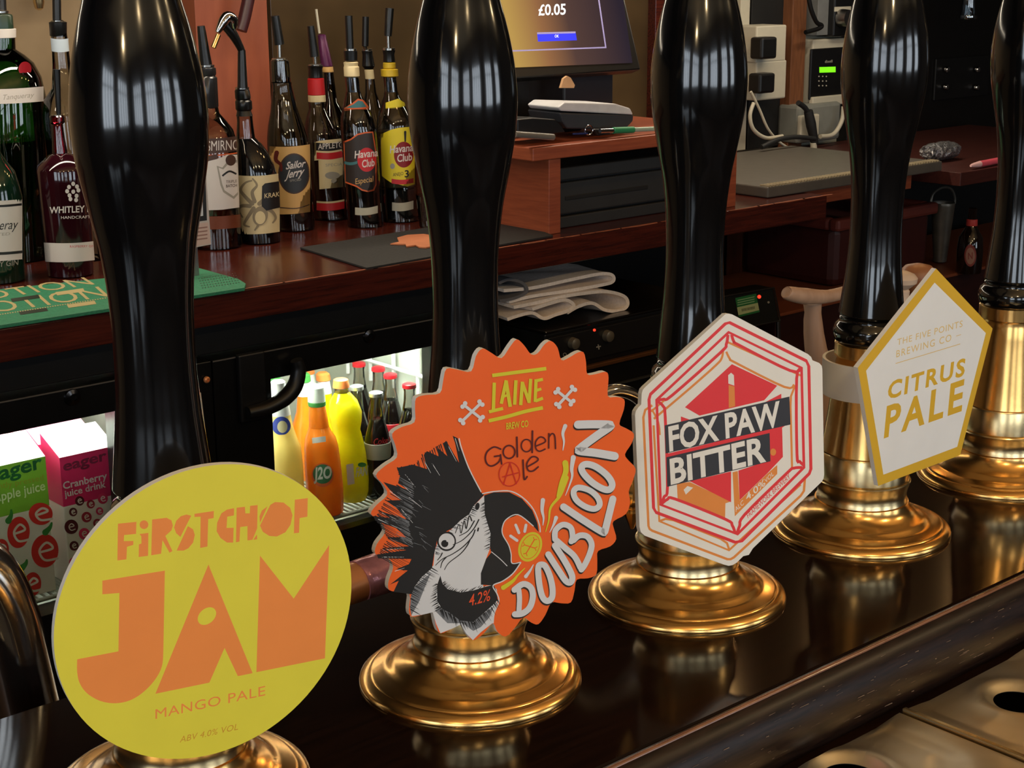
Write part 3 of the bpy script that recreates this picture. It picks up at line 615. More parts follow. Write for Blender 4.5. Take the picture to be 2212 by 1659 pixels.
# --- white pentagonal badge
cC = (3.073, 1760, 560)
pent = [(805, 62), (1180, 460), (965, 1300), (420, 1505), (285, 720)]
fC = clip_frame(1.5, -1.6, (.8987, .595, 1.2208))
t, P = badge('pump_badge', 'white pentagonal pump badge with mustard border reading CITRUS PALE', fC, pent, cC, BW)
MUS = ink('mustard', (212, 170, 48)); WHP = ink('pentagon_white', (226, 228, 230)); MUF = ink('mustard_faint', (220, 192, 128))
P.poly(pent, MUS, 'mustard_border'); P.poly([(795, 155), (1135, 490), (945, 1245), (455, 1430), (340, 740)], WHP, 'white_face')
P.text('THE FIVE POINTS', (546, 572), (980, 447), (548, 530), MUF, 'brewery_lettering', .004, 1.12); P.text('BREWING CO', (540, 652), (905, 542), (542, 606), MUF, 'brewery_lettering', .004, 1.2)
P.stroke([(938, 510), (970, 500)], 4, MUF, 'brewery_lettering', curve=0, cap=False); P.stroke([(536, 692), (965, 562)], 5, MUF, 'brewery_lettering', curve=0, cap=False)
P.text('CITRUS', (480, 930), (992, 768), (492, 815), MUS, 'lettering', .03, 1.2); P.text('PALE', (458, 1182), (975, 1000), (478, 975), MUS, 'lettering', .028, 1.25)
P.build(t)
strap(t, PB[3], fC[0], fC[1], ZC+.114, .0125, barrel_r(ZC+.100)+.005, WHITE)
# ------------------------------------------------------------------ pipes and spouts behind the ledge
def pp(pts, Y): return [px(x, y, 1, Y) for x, y in pts]
t = thing('swan_neck_pipe', px(70, 1540, 1, .83), 'thick chrome swan neck pipe behind the bar at the left edge', 'pipe')
tube('pipe', pp([(95, 1640), (68, 1560), (40, 1440), (12, 1330), (-30, 1245), (-100, 1200), (-180, 1215)], .83), .0185, M('tarnished_chrome', (226, 222, 216), .14, 1, var=.06, ns=20), t, 20, 6)
t = thing('swan_neck_spout', px(1420, 960, 1, .72), 'thin brass swan neck spout between the orange and red badges', 'spout')
tube('pipe', pp([(1225, 960), (1262, 885), (1311, 848), (1350, 846), (1386, 868), (1420, 925), (1440, 1040)], .74), .0045, CHROME, t, 16, 6)
B = px(1366, 1090, 1, .63)
lathe_px('brass_nut', B, [(1142, 4), (1130, 9), (1112, 17), (1104, 20), (1098, 14), (1093, 15), (1086, 22), (1062, 24), (1045, 19), (1034, 10), (1030, 3)], BRASS, t, 8)
t = thing('taped_pipe', px(790, 1290, 1, .81), 'copper pipe end wrapped in pink foil tape behind the ledge', 'pipe')
tube('pipe', pp([(560, 1370), (700, 1290), (775, 1256)], .83), .0142, COPPER, t, 20, 4)
tube('tape', pp([(772, 1258), (812, 1243), (870, 1222)], .83), .0152, M('pink_foil', (208, 142, 152), .22, .45, var=.2, ns=120, bump=.5), t, 20, 4)
# ================================================================== BACK BAR
ZB = 1.0; YE = 2.11
def bp(x, y): return px(x, y, 2, ZB)
xe = bp(1838, 428).x
cb = thing('back_counter', (1.6, 2.4, 0), 'mahogany back bar counter carrying the spirit bottles and till', 'counter')
box('counter_top', -.4, xe, YE, 2.78, ZB-.05, ZB, MAHOG, cb, bevel=.003)
# chipped pale front edge
V, Fc = [], []; x = 1.30; n = 0
while x < xe-.02:
    l = random.uniform(.03, .11); hgt = random.uniform(.0006, .0016)*(2.4 if random.random() < .15 else 1); zt = ZB+.0004
    V += [(x, YE-.0006, zt), (x+l, YE-.0006, zt), (x+l, YE-.0006, zt-hgt), (x+l*.5, YE-.0006, zt-hgt*1.5), (x, YE-.0006, zt-hgt*.8), (x, YE+.003, zt), (x+l, YE+.003, zt)]
    Fc += [(n, n+4, n+3, n+2, n+1), (n, n+1, n+6, n+5)]; n += 7; x += l*random.uniform(.9, 1.12)
mesh('chipped_edge', V, Fc, M('bare_wood', (150, 84, 54), .6, var=.2), cb, kind='stuff')
box('support_post', px(1601, 560, 1, 2.63).x, px(1626, 560, 1, 2.63).x, 2.63, 2.68, 0, ZB-.0505, M('post_wood', (120, 64, 44), .5, ns=14, stretch=(8, 8, 1), rgb2=(94, 48, 34)), label='narrow wooden post holding up the back counter', cat='post')
box('wall_under_counter', 1.78, 4.6, 2.70, 2.735, .0, ZB-.055, BLKMAT, bevel=0, kind='structure')
# --- wall dressing behind the counter
def wx(x, y, Y=2.78): return px(x, y, 1, Y)
def wallrect(name, xa, xb, mat, Y=2.77, z0=ZB, z1=2.3, th=.02, **kw):
    a, b = wx(xa, 150, Y).x, wx(xb, 150, Y).x
    return box(name, a, b, Y, Y+th, z0, z1, mat, **kw)
wallrect('trim_1', 428, 583, PILLAR, 2.73, th=.065, kind='structure', label='terracotta wooden pillar on the back wall')
MIR = M('dim_brown_mirror', (58, 44, 26), .3, ns=5, rgb2=(84, 66, 42), spec=.6)
wallrect('wall_mirror_panel', 590, 1412, MIR, 2.775, th=.02, kind='structure')
wallrect('trim_2', 1414, 1436, MAHOG, 2.75, th=.03, kind='structure')
wallrect('trim_3', 1596, 1616, CREAM, 2.77, th=.02, kind='structure')
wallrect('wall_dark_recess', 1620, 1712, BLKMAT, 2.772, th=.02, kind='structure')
wallrect('trim_4', 1708, 1738, STRIPW, 2.74, z0=.8, th=.035, kind='structure')
wallrect('wall_service_panel', 1738, 1836, M('grey_beige_wall', (142, 138, 122), .7, var=.05, ns=12), 2.775, z0=.95, th=.02, kind='structure')
wallrect('wall_black_panel', 1836, 2330, M('black_panel', (13, 12, 12), .35, var=.2), 2.74, z0=.0, th=.05, kind='structure')
t = thing('stud_plate', wx(2078, 170, 2.73), 'black wall plate with four chrome studs at the right', 'wall plate')
a, b = wx(2022, 128, 2.735), wx(2132, 205, 2.735)
box('plate', a.x, b.x, 2.733, 2.7395, b.z, a.z, BLKPL, t)
for x, y in ((2046, 150), (2112, 150), (2044, 188), (2110, 189)):
    c = wx(x, y, 2.725); v, f = lathe_g([(.0001, -.007), (.007, -.005), (.0095, 0), (.0095, .004)], (0, 0, 0), 16)
    v = [Vector((p.x, p.z, p.y))+c for p in v]; mesh('stud', v, [g[::-1] for g in f], CHROME, t, smooth=True)
# hanging glass at the top right
t = thing('upturned_glass', wx(2096, 42, 2.6), 'upturned clear glass hanging at the top right corner', 'glass')
lathe_px('bowl', wx(2092, 40, 2.6), [(40, 17), (36, 18), (0, 15), (-60, 14)], GLASS('hung_glass', (190, 200, 205), .12), t)
lathe_px('rim', wx(2092, 40, 2.6), [(41, 18.5), (37, 19), (33, 18.5)], GLASS('hung_rim', (150, 165, 172), .3), t)
# --- sockets, plugs and cables
t = thing('socket_box', wx(1652, 210, 2.70), 'white double wall socket box with two black plugs', 'wall socket')
for y0, y1 in ((56, 131), (133, 211)):
    a, b = wx(1622, y0, 2.71), wx(1684, y1, 2.71); box('socket', a.x, b.x, 2.69, 2.772, b.z, a.z, CREAM, t, bevel=.004)
for y0, y1, xx in ((80, 125, 1636), (158, 198, 1632)):
    a = wx(xx-16, y0, 2.69); b = wx(xx+16, y1, 2.69); box('plug', a.x, b.x, 2.65, 2.69, b.z, a.z, BLKPL, t, bevel=.006)
tag(tube('white_cable', pp([(1622, 198), (1640, 235), (1660, 280), (1690, 312), (1728, 330)], 2.66), .0035, CREAM, None, 10, 6), 'thin white cable hanging down from the wall sockets', 'cable')
tag(tube('loop_cable', pp([(1628, 222), (1620, 250), (1628, 280), (1655, 298), (1690, 294)], 2.62), .005, CREAM, None, 10, 6), 'white cable looping below the wall sockets', 'cable')
tag(tube('black_cable', pp([(1645, 318), (1680, 302), (1720, 296), (1760, 300)], 2.58), .006, RUBBER, None, 10, 6), 'black cable lying behind the grey board', 'cable')
t = thing('control_unit', wx(1790, 220, 2.72), 'pale control box with green lit display on the service wall', 'control box')
a, b = wx(1757, 86, 2.73), wx(1840, 220, 2.73); box('case', a.x, b.x, 2.73, 2.774, b.z, a.z, CREAM, t, bevel=.004)
a, b = wx(1752, 106, 2.725), wx(1842, 207, 2.725); box('face_panel', a.x, b.x, 2.723, 2.7299, b.z, a.z, BLKPL, t, bevel=.003)
Pp = Print(plane_map((0, 2.7228, 0), (0, -1, 0)), full)
Pp.poly([(1770, 145), (1805, 144), (1805, 156), (1770, 157)], M('green_display', (96, 190, 20), .4, emis=1.6, var=.05), 'display')
Pp.text('dixell', (1782, 136), (1798, 135), (1782, 130), CREAM, 'maker_mark')
for r in range(3):
    for c in range(3): Pp.ell(1769+c*8, 165+r*10, 1.6, 1.6, CREAM, 'key_dots', n=8)
Pp.build(t)
a, b = wx(1753, 210, 2.72), wx(1835, 223, 2.72); box('lower_lip', a.x, b.x, 2.715, 2.7295, b.z, a.z, CREAM, t, bevel=.003)
t = thing('timer_unit', wx(1820, 76, 2.72), 'black and grey timer device above the lit control box', 'control box')
a, b = wx(1766, -30, 2.735), wx(1792, 75, 2.735); box('side_case', a.x, b.x, 2.73, 2.774, b.z, a.z, M('mid_grey_plastic', (110, 112, 112), .5), t)
a, b = wx(1792, -30, 2.73), wx(1842, 76, 2.73); box('black_case', a.x, b.x, 2.71, 2.774, b.z, a.z, BLKPL, t, bevel=.004)
a, b = wx(1803, 15, 2.708), wx(1838, 24, 2.708); box('name_plate', a.x, b.x, 2.7075, 2.7099, b.z, a.z, CREAM, t)
a, b = wx(1803, 30, 2.70), wx(1840, 48, 2.70); c = (a+b)/2
v, f = lathe_g([(.022, -.02), (.024, 0), (.024, .008)], (0, 0, 0), 20); mesh('dial', [Vector((p.x, p.z, p.y))+Vector((c.x, 2.70, c.z)) for p in v], [g[::-1] for g in f], STEEL, t, smooth=True)
tag(tube('wall_cable', pp([(1744, -20), (1752, 20), (1764, 48), (1775, 55), (1768, 62), (1740, 70)], 2.70), .006, BLKPL, None, 10, 6), 'black cable curling beside the grey timer device', 'cable')
# plumbing below the control box
t = thing('wall_pump', wx(1770, 320, 2.68), 'grey wall unit with black hose grip under the control box', 'pipework')
a, b = wx(1727, 228, 2.70), wx(1815, 300, 2.70); box('grey_body', a.x, b.x, 2.70, 2.774, b.z, a.z, M('unit_grey', (120, 122, 116), .5), t, bevel=.01)
a, b = wx(1728, 250, 2.69), wx(1766, 292, 2.69); box('white_bracket', a.x, b.x, 2.685, 2.6995, b.z, a.z, CREAM, t, bevel=.004)
tube('hose_grip', pp([(1746, 240), (1752, 270), (1760, 310)], 2.66), [.012, .014, .010], RUBBER, t, 14, 5)
tube('hose_end', pp([(1757, 308), (1758, 330)], 2.66), .009, CREAM, t, 12)
tube('upper_hose', pp([(1724, 222), (1738, 232), (1746, 244)], 2.66), .007, RUBBER, t, 12, 4)
tube('white_hose', pp([(1772, 295), (1800, 290), (1818, 262), (1822, 230)], 2.67), .006, CREAM, t, 12, 5)
# --- grey board on the right end of the counter
pc = thing('side_shelf', ((xe+3.3)/2, 2.45, ZB-.035), 'lighter wooden shelf end under the grey board', 'shelf')
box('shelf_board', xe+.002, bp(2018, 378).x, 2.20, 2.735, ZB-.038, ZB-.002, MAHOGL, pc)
a, b = bp(1650, 428), bp(2036, 370)
gb = thing('grooved_board', ((a.x+b.x)/2, 2.4, ZB+.0005), 'dark grey board with toothed front edge on the counter end', 'board')
GRB = M('grey_board', (84, 80, 74), .45, var=.08)
box('board', a.x, b.x, 2.165, 2.62, ZB+.0008, ZB+.024, GRB, gb, bevel=.003)
V, Fc = [], []; x = a.x+.004
while x < b.x-.008:
    v, f = boxg(x, x+.005, 2.1655, 2.19, ZB+.024, ZB+.0275); n = len(V); V += v; Fc += [tuple(i+n for i in g) for g in f]; x += .0105
mesh('edge_teeth', V, Fc, M('board_teeth', (150, 138, 112), .5), gb, kind='stuff')
# --- far right shelf, scourer, pen, bin, bucket, bottle
q = bp(2040, 372)
fs = thing('wall_shelf', (q.x+.35, 2.4, ZB-.03), 'dark red shelf by the black wall carrying the scourer', 'shelf')
box('shelf_board', q.x+.03, q.x+1.0, 2.125, 2.735, ZB-.034, ZB-.002, M('maroon_board', (58, 26, 22), .4, ns=14, stretch=(1, 14, 14), rgb2=(72, 34, 28)), fs)
c = bp(2068, 349); c.y += .05
V, Fc = [], []
nu, nv = 26, 14; rnd = random.Random(3)
for i in range(nu+1):
    for j in range(nv):
        a = math.pi*i/nu; bb = 2*math.pi*j/nv; rr = 1+rnd.uniform(-.10, .10)
        ca = math.copysign(abs(math.cos(a))**.6, math.cos(a)); sa = abs(math.sin(a))**.6
        V.append((c.x+.062*ca*rr, c.y+.030*sa*math.cos(bb)*rr, ZB+.022+.0235*sa*math.sin(bb)*min(rr, 1.0)))
for i in range(nu):
    for j in range(nv):
        k = (j+1) % nv; Fc.append((i*nv+j, i*nv+k, (i+1)*nv+k, (i+1)*nv+j))
mesh('steel_scourer', V, Fc, M('steel_wool', (70, 70, 72), .3, .8, ns=300, rgb2=(200, 200, 205), bump=1.0), label='crumpled steel wool scourer on the far shelf', cat='scourer')
pn = thing('marker_pen', bp(2110, 360), 'pink marker pen with white tip beside the scourer', 'pen')
PINK = M('pink_plastic', (226, 92, 110), .4)
a, b = px(2097, 358, 2, ZB+.008), px(2160, 346, 2, ZB+.008)
tube('barrel', [a+(b-a)*.3, b], .0075, PINK, pn, 14); tube('tip', [a, a+(b-a)*.1, a+(b-a)*.3], [.003, .0055, .0075], M('pale_pink_plastic', (236, 190, 190), .4), pn, 14)
MAR = M('maroon_plastic', (62, 24, 22), .45, var=.1)
# dark red cupboard below
a = px(1690, 676, 1, 2.24)
cu = thing('low_cupboard', (a.x+.4, 2.45, .1), 'dark maroon cupboard with bright worn top edge below the counter end', 'cupboard')
box('carcass', a.x-.02, a.x+1.5, 2.242, 2.62, 0, a.z-.008, M('cupboard_maroon', (44, 20, 20), .45, ns=10, stretch=(1, 1, 8), rgb2=(54, 26, 25)), cu); box('top_edge', a.x-.02, a.x+1.5, 2.238, 2.62, a.z-.0075, a.z, M('worn_edge', (124, 66, 42), .5), cu)
CT = a.z
Bq = px(1880, 440, 1, 2.32); Bq2 = px(2030, 440, 1, 2.32)
bn = thing('storage_bin', (Bq.x+.2, 2.45, CT), 'maroon plastic bin with rolled rim below the shelf end', 'bin')
zt = px(1960, 448, 1, 2.32).z
box('bin_body', Bq.x-.12, Bq2.x-.02, 2.33, 2.62, CT+.0005, zt-.02, MAR, bn, bevel=.02)
boxes('rolled_rim', [(Bq.x-.13, Bq2.x-.008, 2.315, 2.345, zt-.03, zt), (Bq.x-.13, Bq2.x-.008, 2.60, 2.635, zt-.03, zt), (Bq2.x-.035, Bq2.x-.008, 2.345, 2.60, zt-.03, zt), (Bq.x-.13, Bq.x-.10, 2.345, 2.60, zt-.03, zt)], M('maroon_rim', (108, 50, 42), .45), bn, bevel=.008)
Bk = px(2030, 568, 2, CT+.0005); Bk.x = max(Bk.x, Bq2.x+.05)
bk = thing('metal_bucket', Bk, 'small tin bucket with wire handle beside the maroon bin', 'bucket')
GALV = M('galvanised_tin', (120, 114, 104), .4, .7, var=.2, ns=30)
lathe_px('pail', Bk, [(566, 11), (564, 14), (445, 25, 2037), (440, 26, 2037), (437, 25, 2037), (441, 23, 2037), (545, 12)], GALV, bk)
tube('handle', pp([(2010, 440), (2016, 418), (2036, 405), (2054, 408), (2062, 425), (2062, 440)], Bk.y), .0035, GALV, bk, 8, 5)
Bd = px(2092, 588, 2, CT+.0005)
db = thing('brown_bottle', Bd, 'dark brown bottle with red neck band and oval label at the right', 'bottle')
lathe_px('body', Bd, [(588, 26), (586, 27), (540, 28), (512, 25), (497, 16), (486, 10), (470, 9.5), (450, 9), (449, 6)], M('brown_glass', (24, 14, 10), .08, coat=.5, var=.2), db)
lathe_px('neck_band', Bd, [(487, 12), (486, 12.3), (474, 11.8), (473, 10)], M('red_foil', (190, 66, 62), .4), db)
Pp = Print(cyl_map(Bd, 28.5*depth(Bd)/F), full, maxlen=3.2)
Pp.ell(2096, 552, 13, 24, ink('oval_red', (120, 50, 44)), 'label_oval'); Pp.ell(2096, 553, 10, 18, ink('oval_tan', (146, 108, 94)), 'label_inner'); Pp.text('N', (2091, 560), (2101, 559), (2091, 546), ink('oval_red', (120, 50, 44)), 'label_letter', .02)
Pp.build(db)
# ------------------------------------------------------------------ till on its wooden riser
L0, R0 = bp(1205, 502), bp(1627, 452)
xl, xr, yf, zr = L0.x, R0.x+.005, 2.145, 1.1636
rs = thing('till_riser', ((xl+xr)/2, 2.3, ZB), 'reddish wooden riser stand carrying the till', 'stand')
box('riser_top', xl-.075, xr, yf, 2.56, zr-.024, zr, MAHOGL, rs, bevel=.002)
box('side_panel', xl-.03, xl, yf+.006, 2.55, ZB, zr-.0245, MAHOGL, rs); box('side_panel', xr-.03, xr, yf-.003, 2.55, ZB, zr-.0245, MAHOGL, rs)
dr = thing('cash_drawer', ((xl+xr)/2, 2.3, ZB), 'dark grey cash drawer with slot handle under the till riser', 'cash drawer')
box('drawer_body', xl+.004, xr-.036, 2.205, 2.54, ZB+.0005, ZB+.112, GREYPL, dr, bevel=.003)
box('drawer_lid', xl+.004, xr-.036, 2.187, 2.205, ZB+.090, ZB+.114, GREYPL, dr, bevel=.003)
box('drawer_front', xl+.004, xr-.036, 2.187, 2.2045, ZB+.026, ZB+.086, GREYPL, dr, bevel=.003)
box('drawer_base', xl+.004, xr-.036, 2.185, 2.2045, ZB+.0005, ZB+.022, GREYPL, dr, bevel=.002)
box('slot_handle', xl+.045, xl+.27, 2.1855, 2.1875, ZB+.052, ZB+.060, BLKMAT, dr, bevel=.001)
# monitor: a tilted slab, screen facing the room
mon = thing('till_monitor', (xl+.15, 2.36, zr), 'black touchscreen till monitor with lit orange and purple screen', 'monitor')
YM = 2.30
bl = px(1000, 178, 1, YM); br = px(1385, 166, 1, YM); up = Vector((0, .35, 1)).normalized()
dx = Vector((1, 0, 0)); nrm = dx.cross(up).normalized(); nrm = -nrm if nrm.y > 0 else nrm
br = Vector((br.x, YM, bl.z)); wM = (br-bl).length
def mq(u, v, d=0): return bl+dx*u+up*v+nrm*d
prism('case', [mq(0, 0), mq(wM, 0), mq(wM, .32), mq(0, .32)], -nrm*.03, BLKPL, mon, bevel=.004)
mpl = plane_map(mq(0, 0, .0003), nrm)
scr = bpy.data.materials.new('till_screen'); scr.use_nodes = True; nt = scr.node_tree; N = nt.nodes; Lk = nt.links
N.remove(N['Principled BSDF']); em = N.new('ShaderNodeEmission'); em.inputs[1].default_value = .55
tc = N.new('ShaderNodeTexCoord'); sx = N.new('ShaderNodeSeparateXYZ'); Lk.new(tc.outputs['Generated'], sx.inputs[0])
rp = N.new('ShaderNodeValToRGB'); rp.color_ramp.elements[0].color = lin((236, 190, 104)); rp.color_ramp.elements[0].position = .36
rp.color_ramp.elements[1].color = lin((60, 50, 62)); rp.color_ramp.elements[1].position = .96
e = rp.color_ramp.elements.new(.52); e.color = lin((188, 132, 88)); e = rp.color_ramp.elements.new(.66); e.color = lin((110, 82, 74))
Lk.new(sx.outputs[0], rp.inputs[0]); Lk.new(rp.outputs[0], em.inputs[0]); Lk.new(em.outputs[0], N['Material Output'].inputs[0])
Pp = Print(mpl, full, base=.0003)
Pp.poly([(960, 152), (1366, 136), (1337, -60), (960, -60)], scr, 'screen')
WEM = M('screen_white', (214, 222, 232), .5, emis=.75, var=0); BEM = M('screen_blue', (30, 40, 214), .5, emis=.9, var=.05); LEM = M('screen_lilac', (138, 130, 176), .5, emis=.6, var=0)
Pp.text('£0.05', (1163, 33), (1222, 31), (1163, 10), WEM, 'price', .02)
Pp.poly([(1160, 71), (1243, 69), (1246, 87), (1162, 90)], BEM, 'button'); Pp.poly([(1160, 70), (1243, 68), (1243, 72), (1160, 74)], LEM, 'button_edge'); Pp.text('OK', (1198, 81), (1207, 81), (1198, 75), WEM, 'button_text', .02)
Pp.poly([(960, 114), (1309, 101), (1309, 104), (960, 117)], LEM, 'frame_line'); Pp.poly([(1286, -40), (1289, -40), (1310, 104), (1307, 104)], LEM, 'frame_line#2')
Pp.build(mon)
a = px(1210, 190, 1, YM-.012); prism('brass_badge', [px(1212, 190, 1, YM-.01), px(1218, 170, 1, YM-.01), px(1226, 164, 1, YM-.01), px(1233, 168, 1, YM-.01), px(1242, 184, 1, YM-.01), px(1240, 190, 1, YM-.01)], (0, .006, 0), M('tan_tab', (190, 150, 112), .4), mon)
box('stand_foot', xl-.06, xl+.20, 2.30, 2.50, zr+.0005, zr+.02, BLKPL, mon, bevel=.004)
box('stand_neck', xl+.01, xl+.12, 2.37, 2.42, zr+.02, bl.z+.12, BLKPL, mon)
box('printer', xl+.205, xr-.14, 2.36, 2.55, zr+.0005, zr+.105, M('blue_black_plastic', (30, 33, 40), .45), label='blue black receipt printer box behind the card reader', cat='printer', bevel=.004)
# card reader wedge
cr = thing('card_reader', px(1290, 288, 2, zr), 'grey and white card reader lying on the till riser', 'card reader')
def yq(pts, Y): return [px(x, y, 1, Y) for x, y in pts]
YR = 2.20
prism('base', yq([(1208, 243), (1215, 264), (1225, 278), (1350, 281), (1368, 262), (1369, 248)], YR), (0, .09, 0), M('reader_grey', (44, 47, 54), .45), cr, bevel=.003)
prism('white_top', yq([(1206, 232), (1220, 221), (1330, 224), (1362, 234), (1369, 248), (1290, 244), (1212, 240)], YR-.002), (0, .088, 0), M('reader_white', (196, 198, 204), .4), cr, bevel=.003)
gc = px(1150, 250, 2, zr)
gz = thing('glasses_case', px(1160, 286, 2, zr), 'shiny black pouch lying beside the card reader', 'pouch')
prism('pouch', yq([(1118, 292), (1118, 258), (1150, 255), (1200, 258), (1214, 272), (1222, 286), (1190, 290)], 2.19), (0, .07, 0), BLKPL, gz, bevel=.01)
ky = thing('key_ring', px(1270, 286, 2, zr), 'key ring with black fobs in front of the card reader', 'keys')
c = px(1272, 281, 1, 2.175)
ringp = [c+Vector((math.cos(a)*.010, 0, math.sin(a)*.009)) for a in [2*math.pi*i/24 for i in range(25)]]
tube('ring', ringp, .0012, CHROME, ky, 8)
prism('fob', yq([(1283, 279), (1318, 278), (1322, 291), (1290, 293)], 2.17), (0, .012, 0), BLKPL, ky, bevel=.003)
prism('key', yq([(1240, 288), (1270, 287), (1270, 290), (1240, 291)], 2.172), (0, .004, 0), M('blue_key', (50, 60, 120), .3, .5), ky)
pe = thing('green_pen', px(1360, 284, 2, zr), 'clear ballpoint pen with green grip on the till riser', 'pen')
a, b = px(1296, 283, 1, 2.162), px(1424, 278, 1, 2.162)
tube('grip', [a+(b-a)*.22, a+(b-a)*.55], .0062, M('green_rubber', (36, 128, 84), .5), pe, 14); tube('barrel', [a+(b-a)*.55, b], .0046, M('clear_green', (150, 172, 156), .2, spec=.6), pe, 12); tube('clip_cap', [a, a+(b-a)*.22], .0045, CHROME, pe, 12)
tag(tube('plastic_sleeve', [px(1112, 290, 1, 2.16), px(1195, 296, 1, 2.16)], .006, M('grey_clear_plastic', (104, 100, 94), .25), None, 14), 'rolled clear plastic sleeve at the riser corner', 'sleeve')
# ------------------------------------------------------------------ mats on the counter
def flat(name, pix, z0, z1, mat, **kw):
    return prism(name, [px(x, y, 2, z1) for x, y in pix], (0, 0, z0-z1), mat, bevel=.0008, **kw)
flat('bar_mat', [(648, 534), (792, 578), (1195, 508), (1098, 468), (930, 490)], ZB+.0004, ZB+.004, M('black_mat', (26, 26, 27), .75, ns=200, var=.3, bump=.3), label='black rubber mat lying at the counter edge', cat='mat')
t = thing('coaster', px(892, 522, 2, ZB+.0044), 'torn orange brown coaster on the black mat', 'coaster')
prism('card', [px(x, y, 2, ZB+.007) for x, y in ((843, 526), (862, 522), (858, 513), (880, 507), (915, 505), (948, 510), (950, 528), (920, 534), (905, 533), (898, 529), (878, 532), (876, 527))], (0, 0, -.0024), M('coaster_card', (184, 112, 74), .7, var=.08), t)
GRN = M('green_rubber_mat', (30, 112, 78), .55, ns=240, rgb2=(40, 128, 92), bump=.6)
gm = thing('bar_runner', px(250, 650, 2, ZB), 'green rubber bar runner with cream lettering at the left', 'bar runner')
ga = [(-260, 742), (528, 621), (531, 612), (515, 602), (432, 579), (-260, 652)]
prism('runner', [px(x, y, 2, ZB+.006) for x, y in ga], (0, 0, -.0056), GRN, gm, bevel=.001)
CRM = ink('runner_cream', (176, 160, 112)); DKG = ink('runner_dark', (34, 44, 30))
Pp = Print(plane_map((0, 0, ZB+.0062), (0, 0, 1)), full)
for (x0_, y0_, x1_, y1_, h) in ((-70, 684, 236, 640, 21), (-80, 655, 205, 614, 15)):
    sl = (y1_-y0_)/(x1_-x0_)
    Pp.text('NOTION', (x0_, y0_), (x1_, y1_), (x0_-24, y0_-h), CRM, 'lettering', .0, 1.0)
    for a in (0, .36, .70):
        xa = x0_+(x1_-x0_)*a; ya = y0_+(y1_-y0_)*a
        Pp.poly([(xa, ya+5), (xa+60, ya+5+sl*60), (xa+64, ya+12+sl*60), (xa+4, ya+12)], CRM if a != .36 else DKG, ('lettering_bar' if a != .36 else 'dark_bar')+'#%d%d' % (h, a*10))
for k in range(60): Pp.ell(-10+k*5.4, 681-k*.84, 1.8, 1.2, CRM, 'dot_row', n=6)
for r in range(5):
    for k in range(14): Pp.ell(430+k*6+r*2, 600+r*5-k*.9+2, 1.4, .9, DKG, 'hole_dots', n=6)
out = Pp.build(gm)
for k_ in ('dot_row', 'hole_dots'): out[k_]['kind'] = 'stuff'
# card stand and its steel foot by the runner
cs = thing('sign_holder', px(426, 596, 2, ZB+.006), 'white and black sign card in a steel holder behind the first pump', 'sign')
YS = px(426, 596, 2, ZB+.0065).y
prism('card', yq([(400, 388), (446, 384), (456, 528), (404, 538)], YS), (0, .004, 0), M('sign_white', (196, 186, 180), .5), cs)
Pp = Print(plane_map((0, YS-.0004, 0), (0, -1, 0)), full)
Pp.poly([(402, 396), (444, 390), (447, 476), (404, 482)], INK, 'black_frame'); Pp.poly([(404, 402), (436, 398), (439, 466), (404, 472)], PWH, 'white_panel'); Pp.poly([(404, 486), (450, 480), (455, 526), (405, 535)], ink('sign_pink', (206, 176, 166)), 'pink_panel')
for k in range(4): Pp.poly([(425, 492+k*8), (448, 489+k*8), (448, 492+k*8), (425, 495+k*8)], ink('sign_text', (150, 110, 100)), 'text_line#%d' % k)
Pp.build(cs)
prism('steel_foot', yq([(404, 505), (424, 500), (431, 598), (408, 602)], YS+.006), (0, .012, 0), STEEL, cs)
# ================================================================== SPIRIT BOTTLES
CLEAR = GLASS('clear_glass', (222, 220, 214), .05); GREENG = GLASS('green_glass', (96, 168, 92), .05)
CAPB = M('black_cap', (14, 15, 16), .3, var=.15); RING = M('pourer_ring', (190, 188, 182), .2, 1)
class Bottle:
    def __init__(s, name, label, base, cat='bottle', group='spirit bottles along the back bar'):
        s.B = bp(*base); s.base = base; s.t = thing(name, s.B, label, cat, group)
    def part(s, name, rings, mat, seg=36): return lathe_px(name, s.B, rings, mat, s.t, seg)
    def body(s, name, rings, mat, hw, cx=None):
        # rings top to bottom; closes on the counter
        b = s.base; r = list(rings)+[(b[1]-3, hw, cx or b[0]), (b[1]-.6, hw*.94, cx or b[0])]
        return s.part(name, r, mat)
    def pourer(s, top, bot, w0, w1, ring=None, metal=None, mid=None):
        pts = [top]+([mid] if mid else [])+[bot]; P3 = pp(pts, s.B.y); k = depth(s.B)/F
        tube('pour_spout', P3, [w0*k+(w1-w0)*k*i/(len(pts)-1) for i in range(len(pts))], CAPB, s.t, 14, 4)
        if metal: tube('spout_tube', pp(metal, s.B.y), 4.2*k, RING, s.t, 12)
        if ring: s.part('spout_ring', [(ring[0]-3, ring[1]*.8, ring[2]), (ring[0]-2, ring[1], ring[2]), (ring[0]+2, ring[1], ring[2]), (ring[0]+3, ring[1]*.8, ring[2])], RING, 24)
    def print(s, row, hw, cx):
        z = zat(s.B.x, s.B.y, row); c = Vector((s.B.x, s.B.y, z)); k = depth(c)/F; c += RH*((cx-proj(c)[0])*k)
        return Print(cyl_map(c, hw*k+.0003), full, maxlen=3.2)
def rect(x0, y0, x1, y1, sl=-.03):
    n = 8; top = [(x0+(x1-x0)*i/n, y0+(x1-x0)*i/n*sl+3*math.sin(math.pi*i/n)) for i in range(n+1)]; bot = [(x0+(x1-x0)*i/n, y1+(x1-x0)*i/n*sl+3*math.sin(math.pi*i/n)) for i in range(n, -1, -1)]
    return top+bot
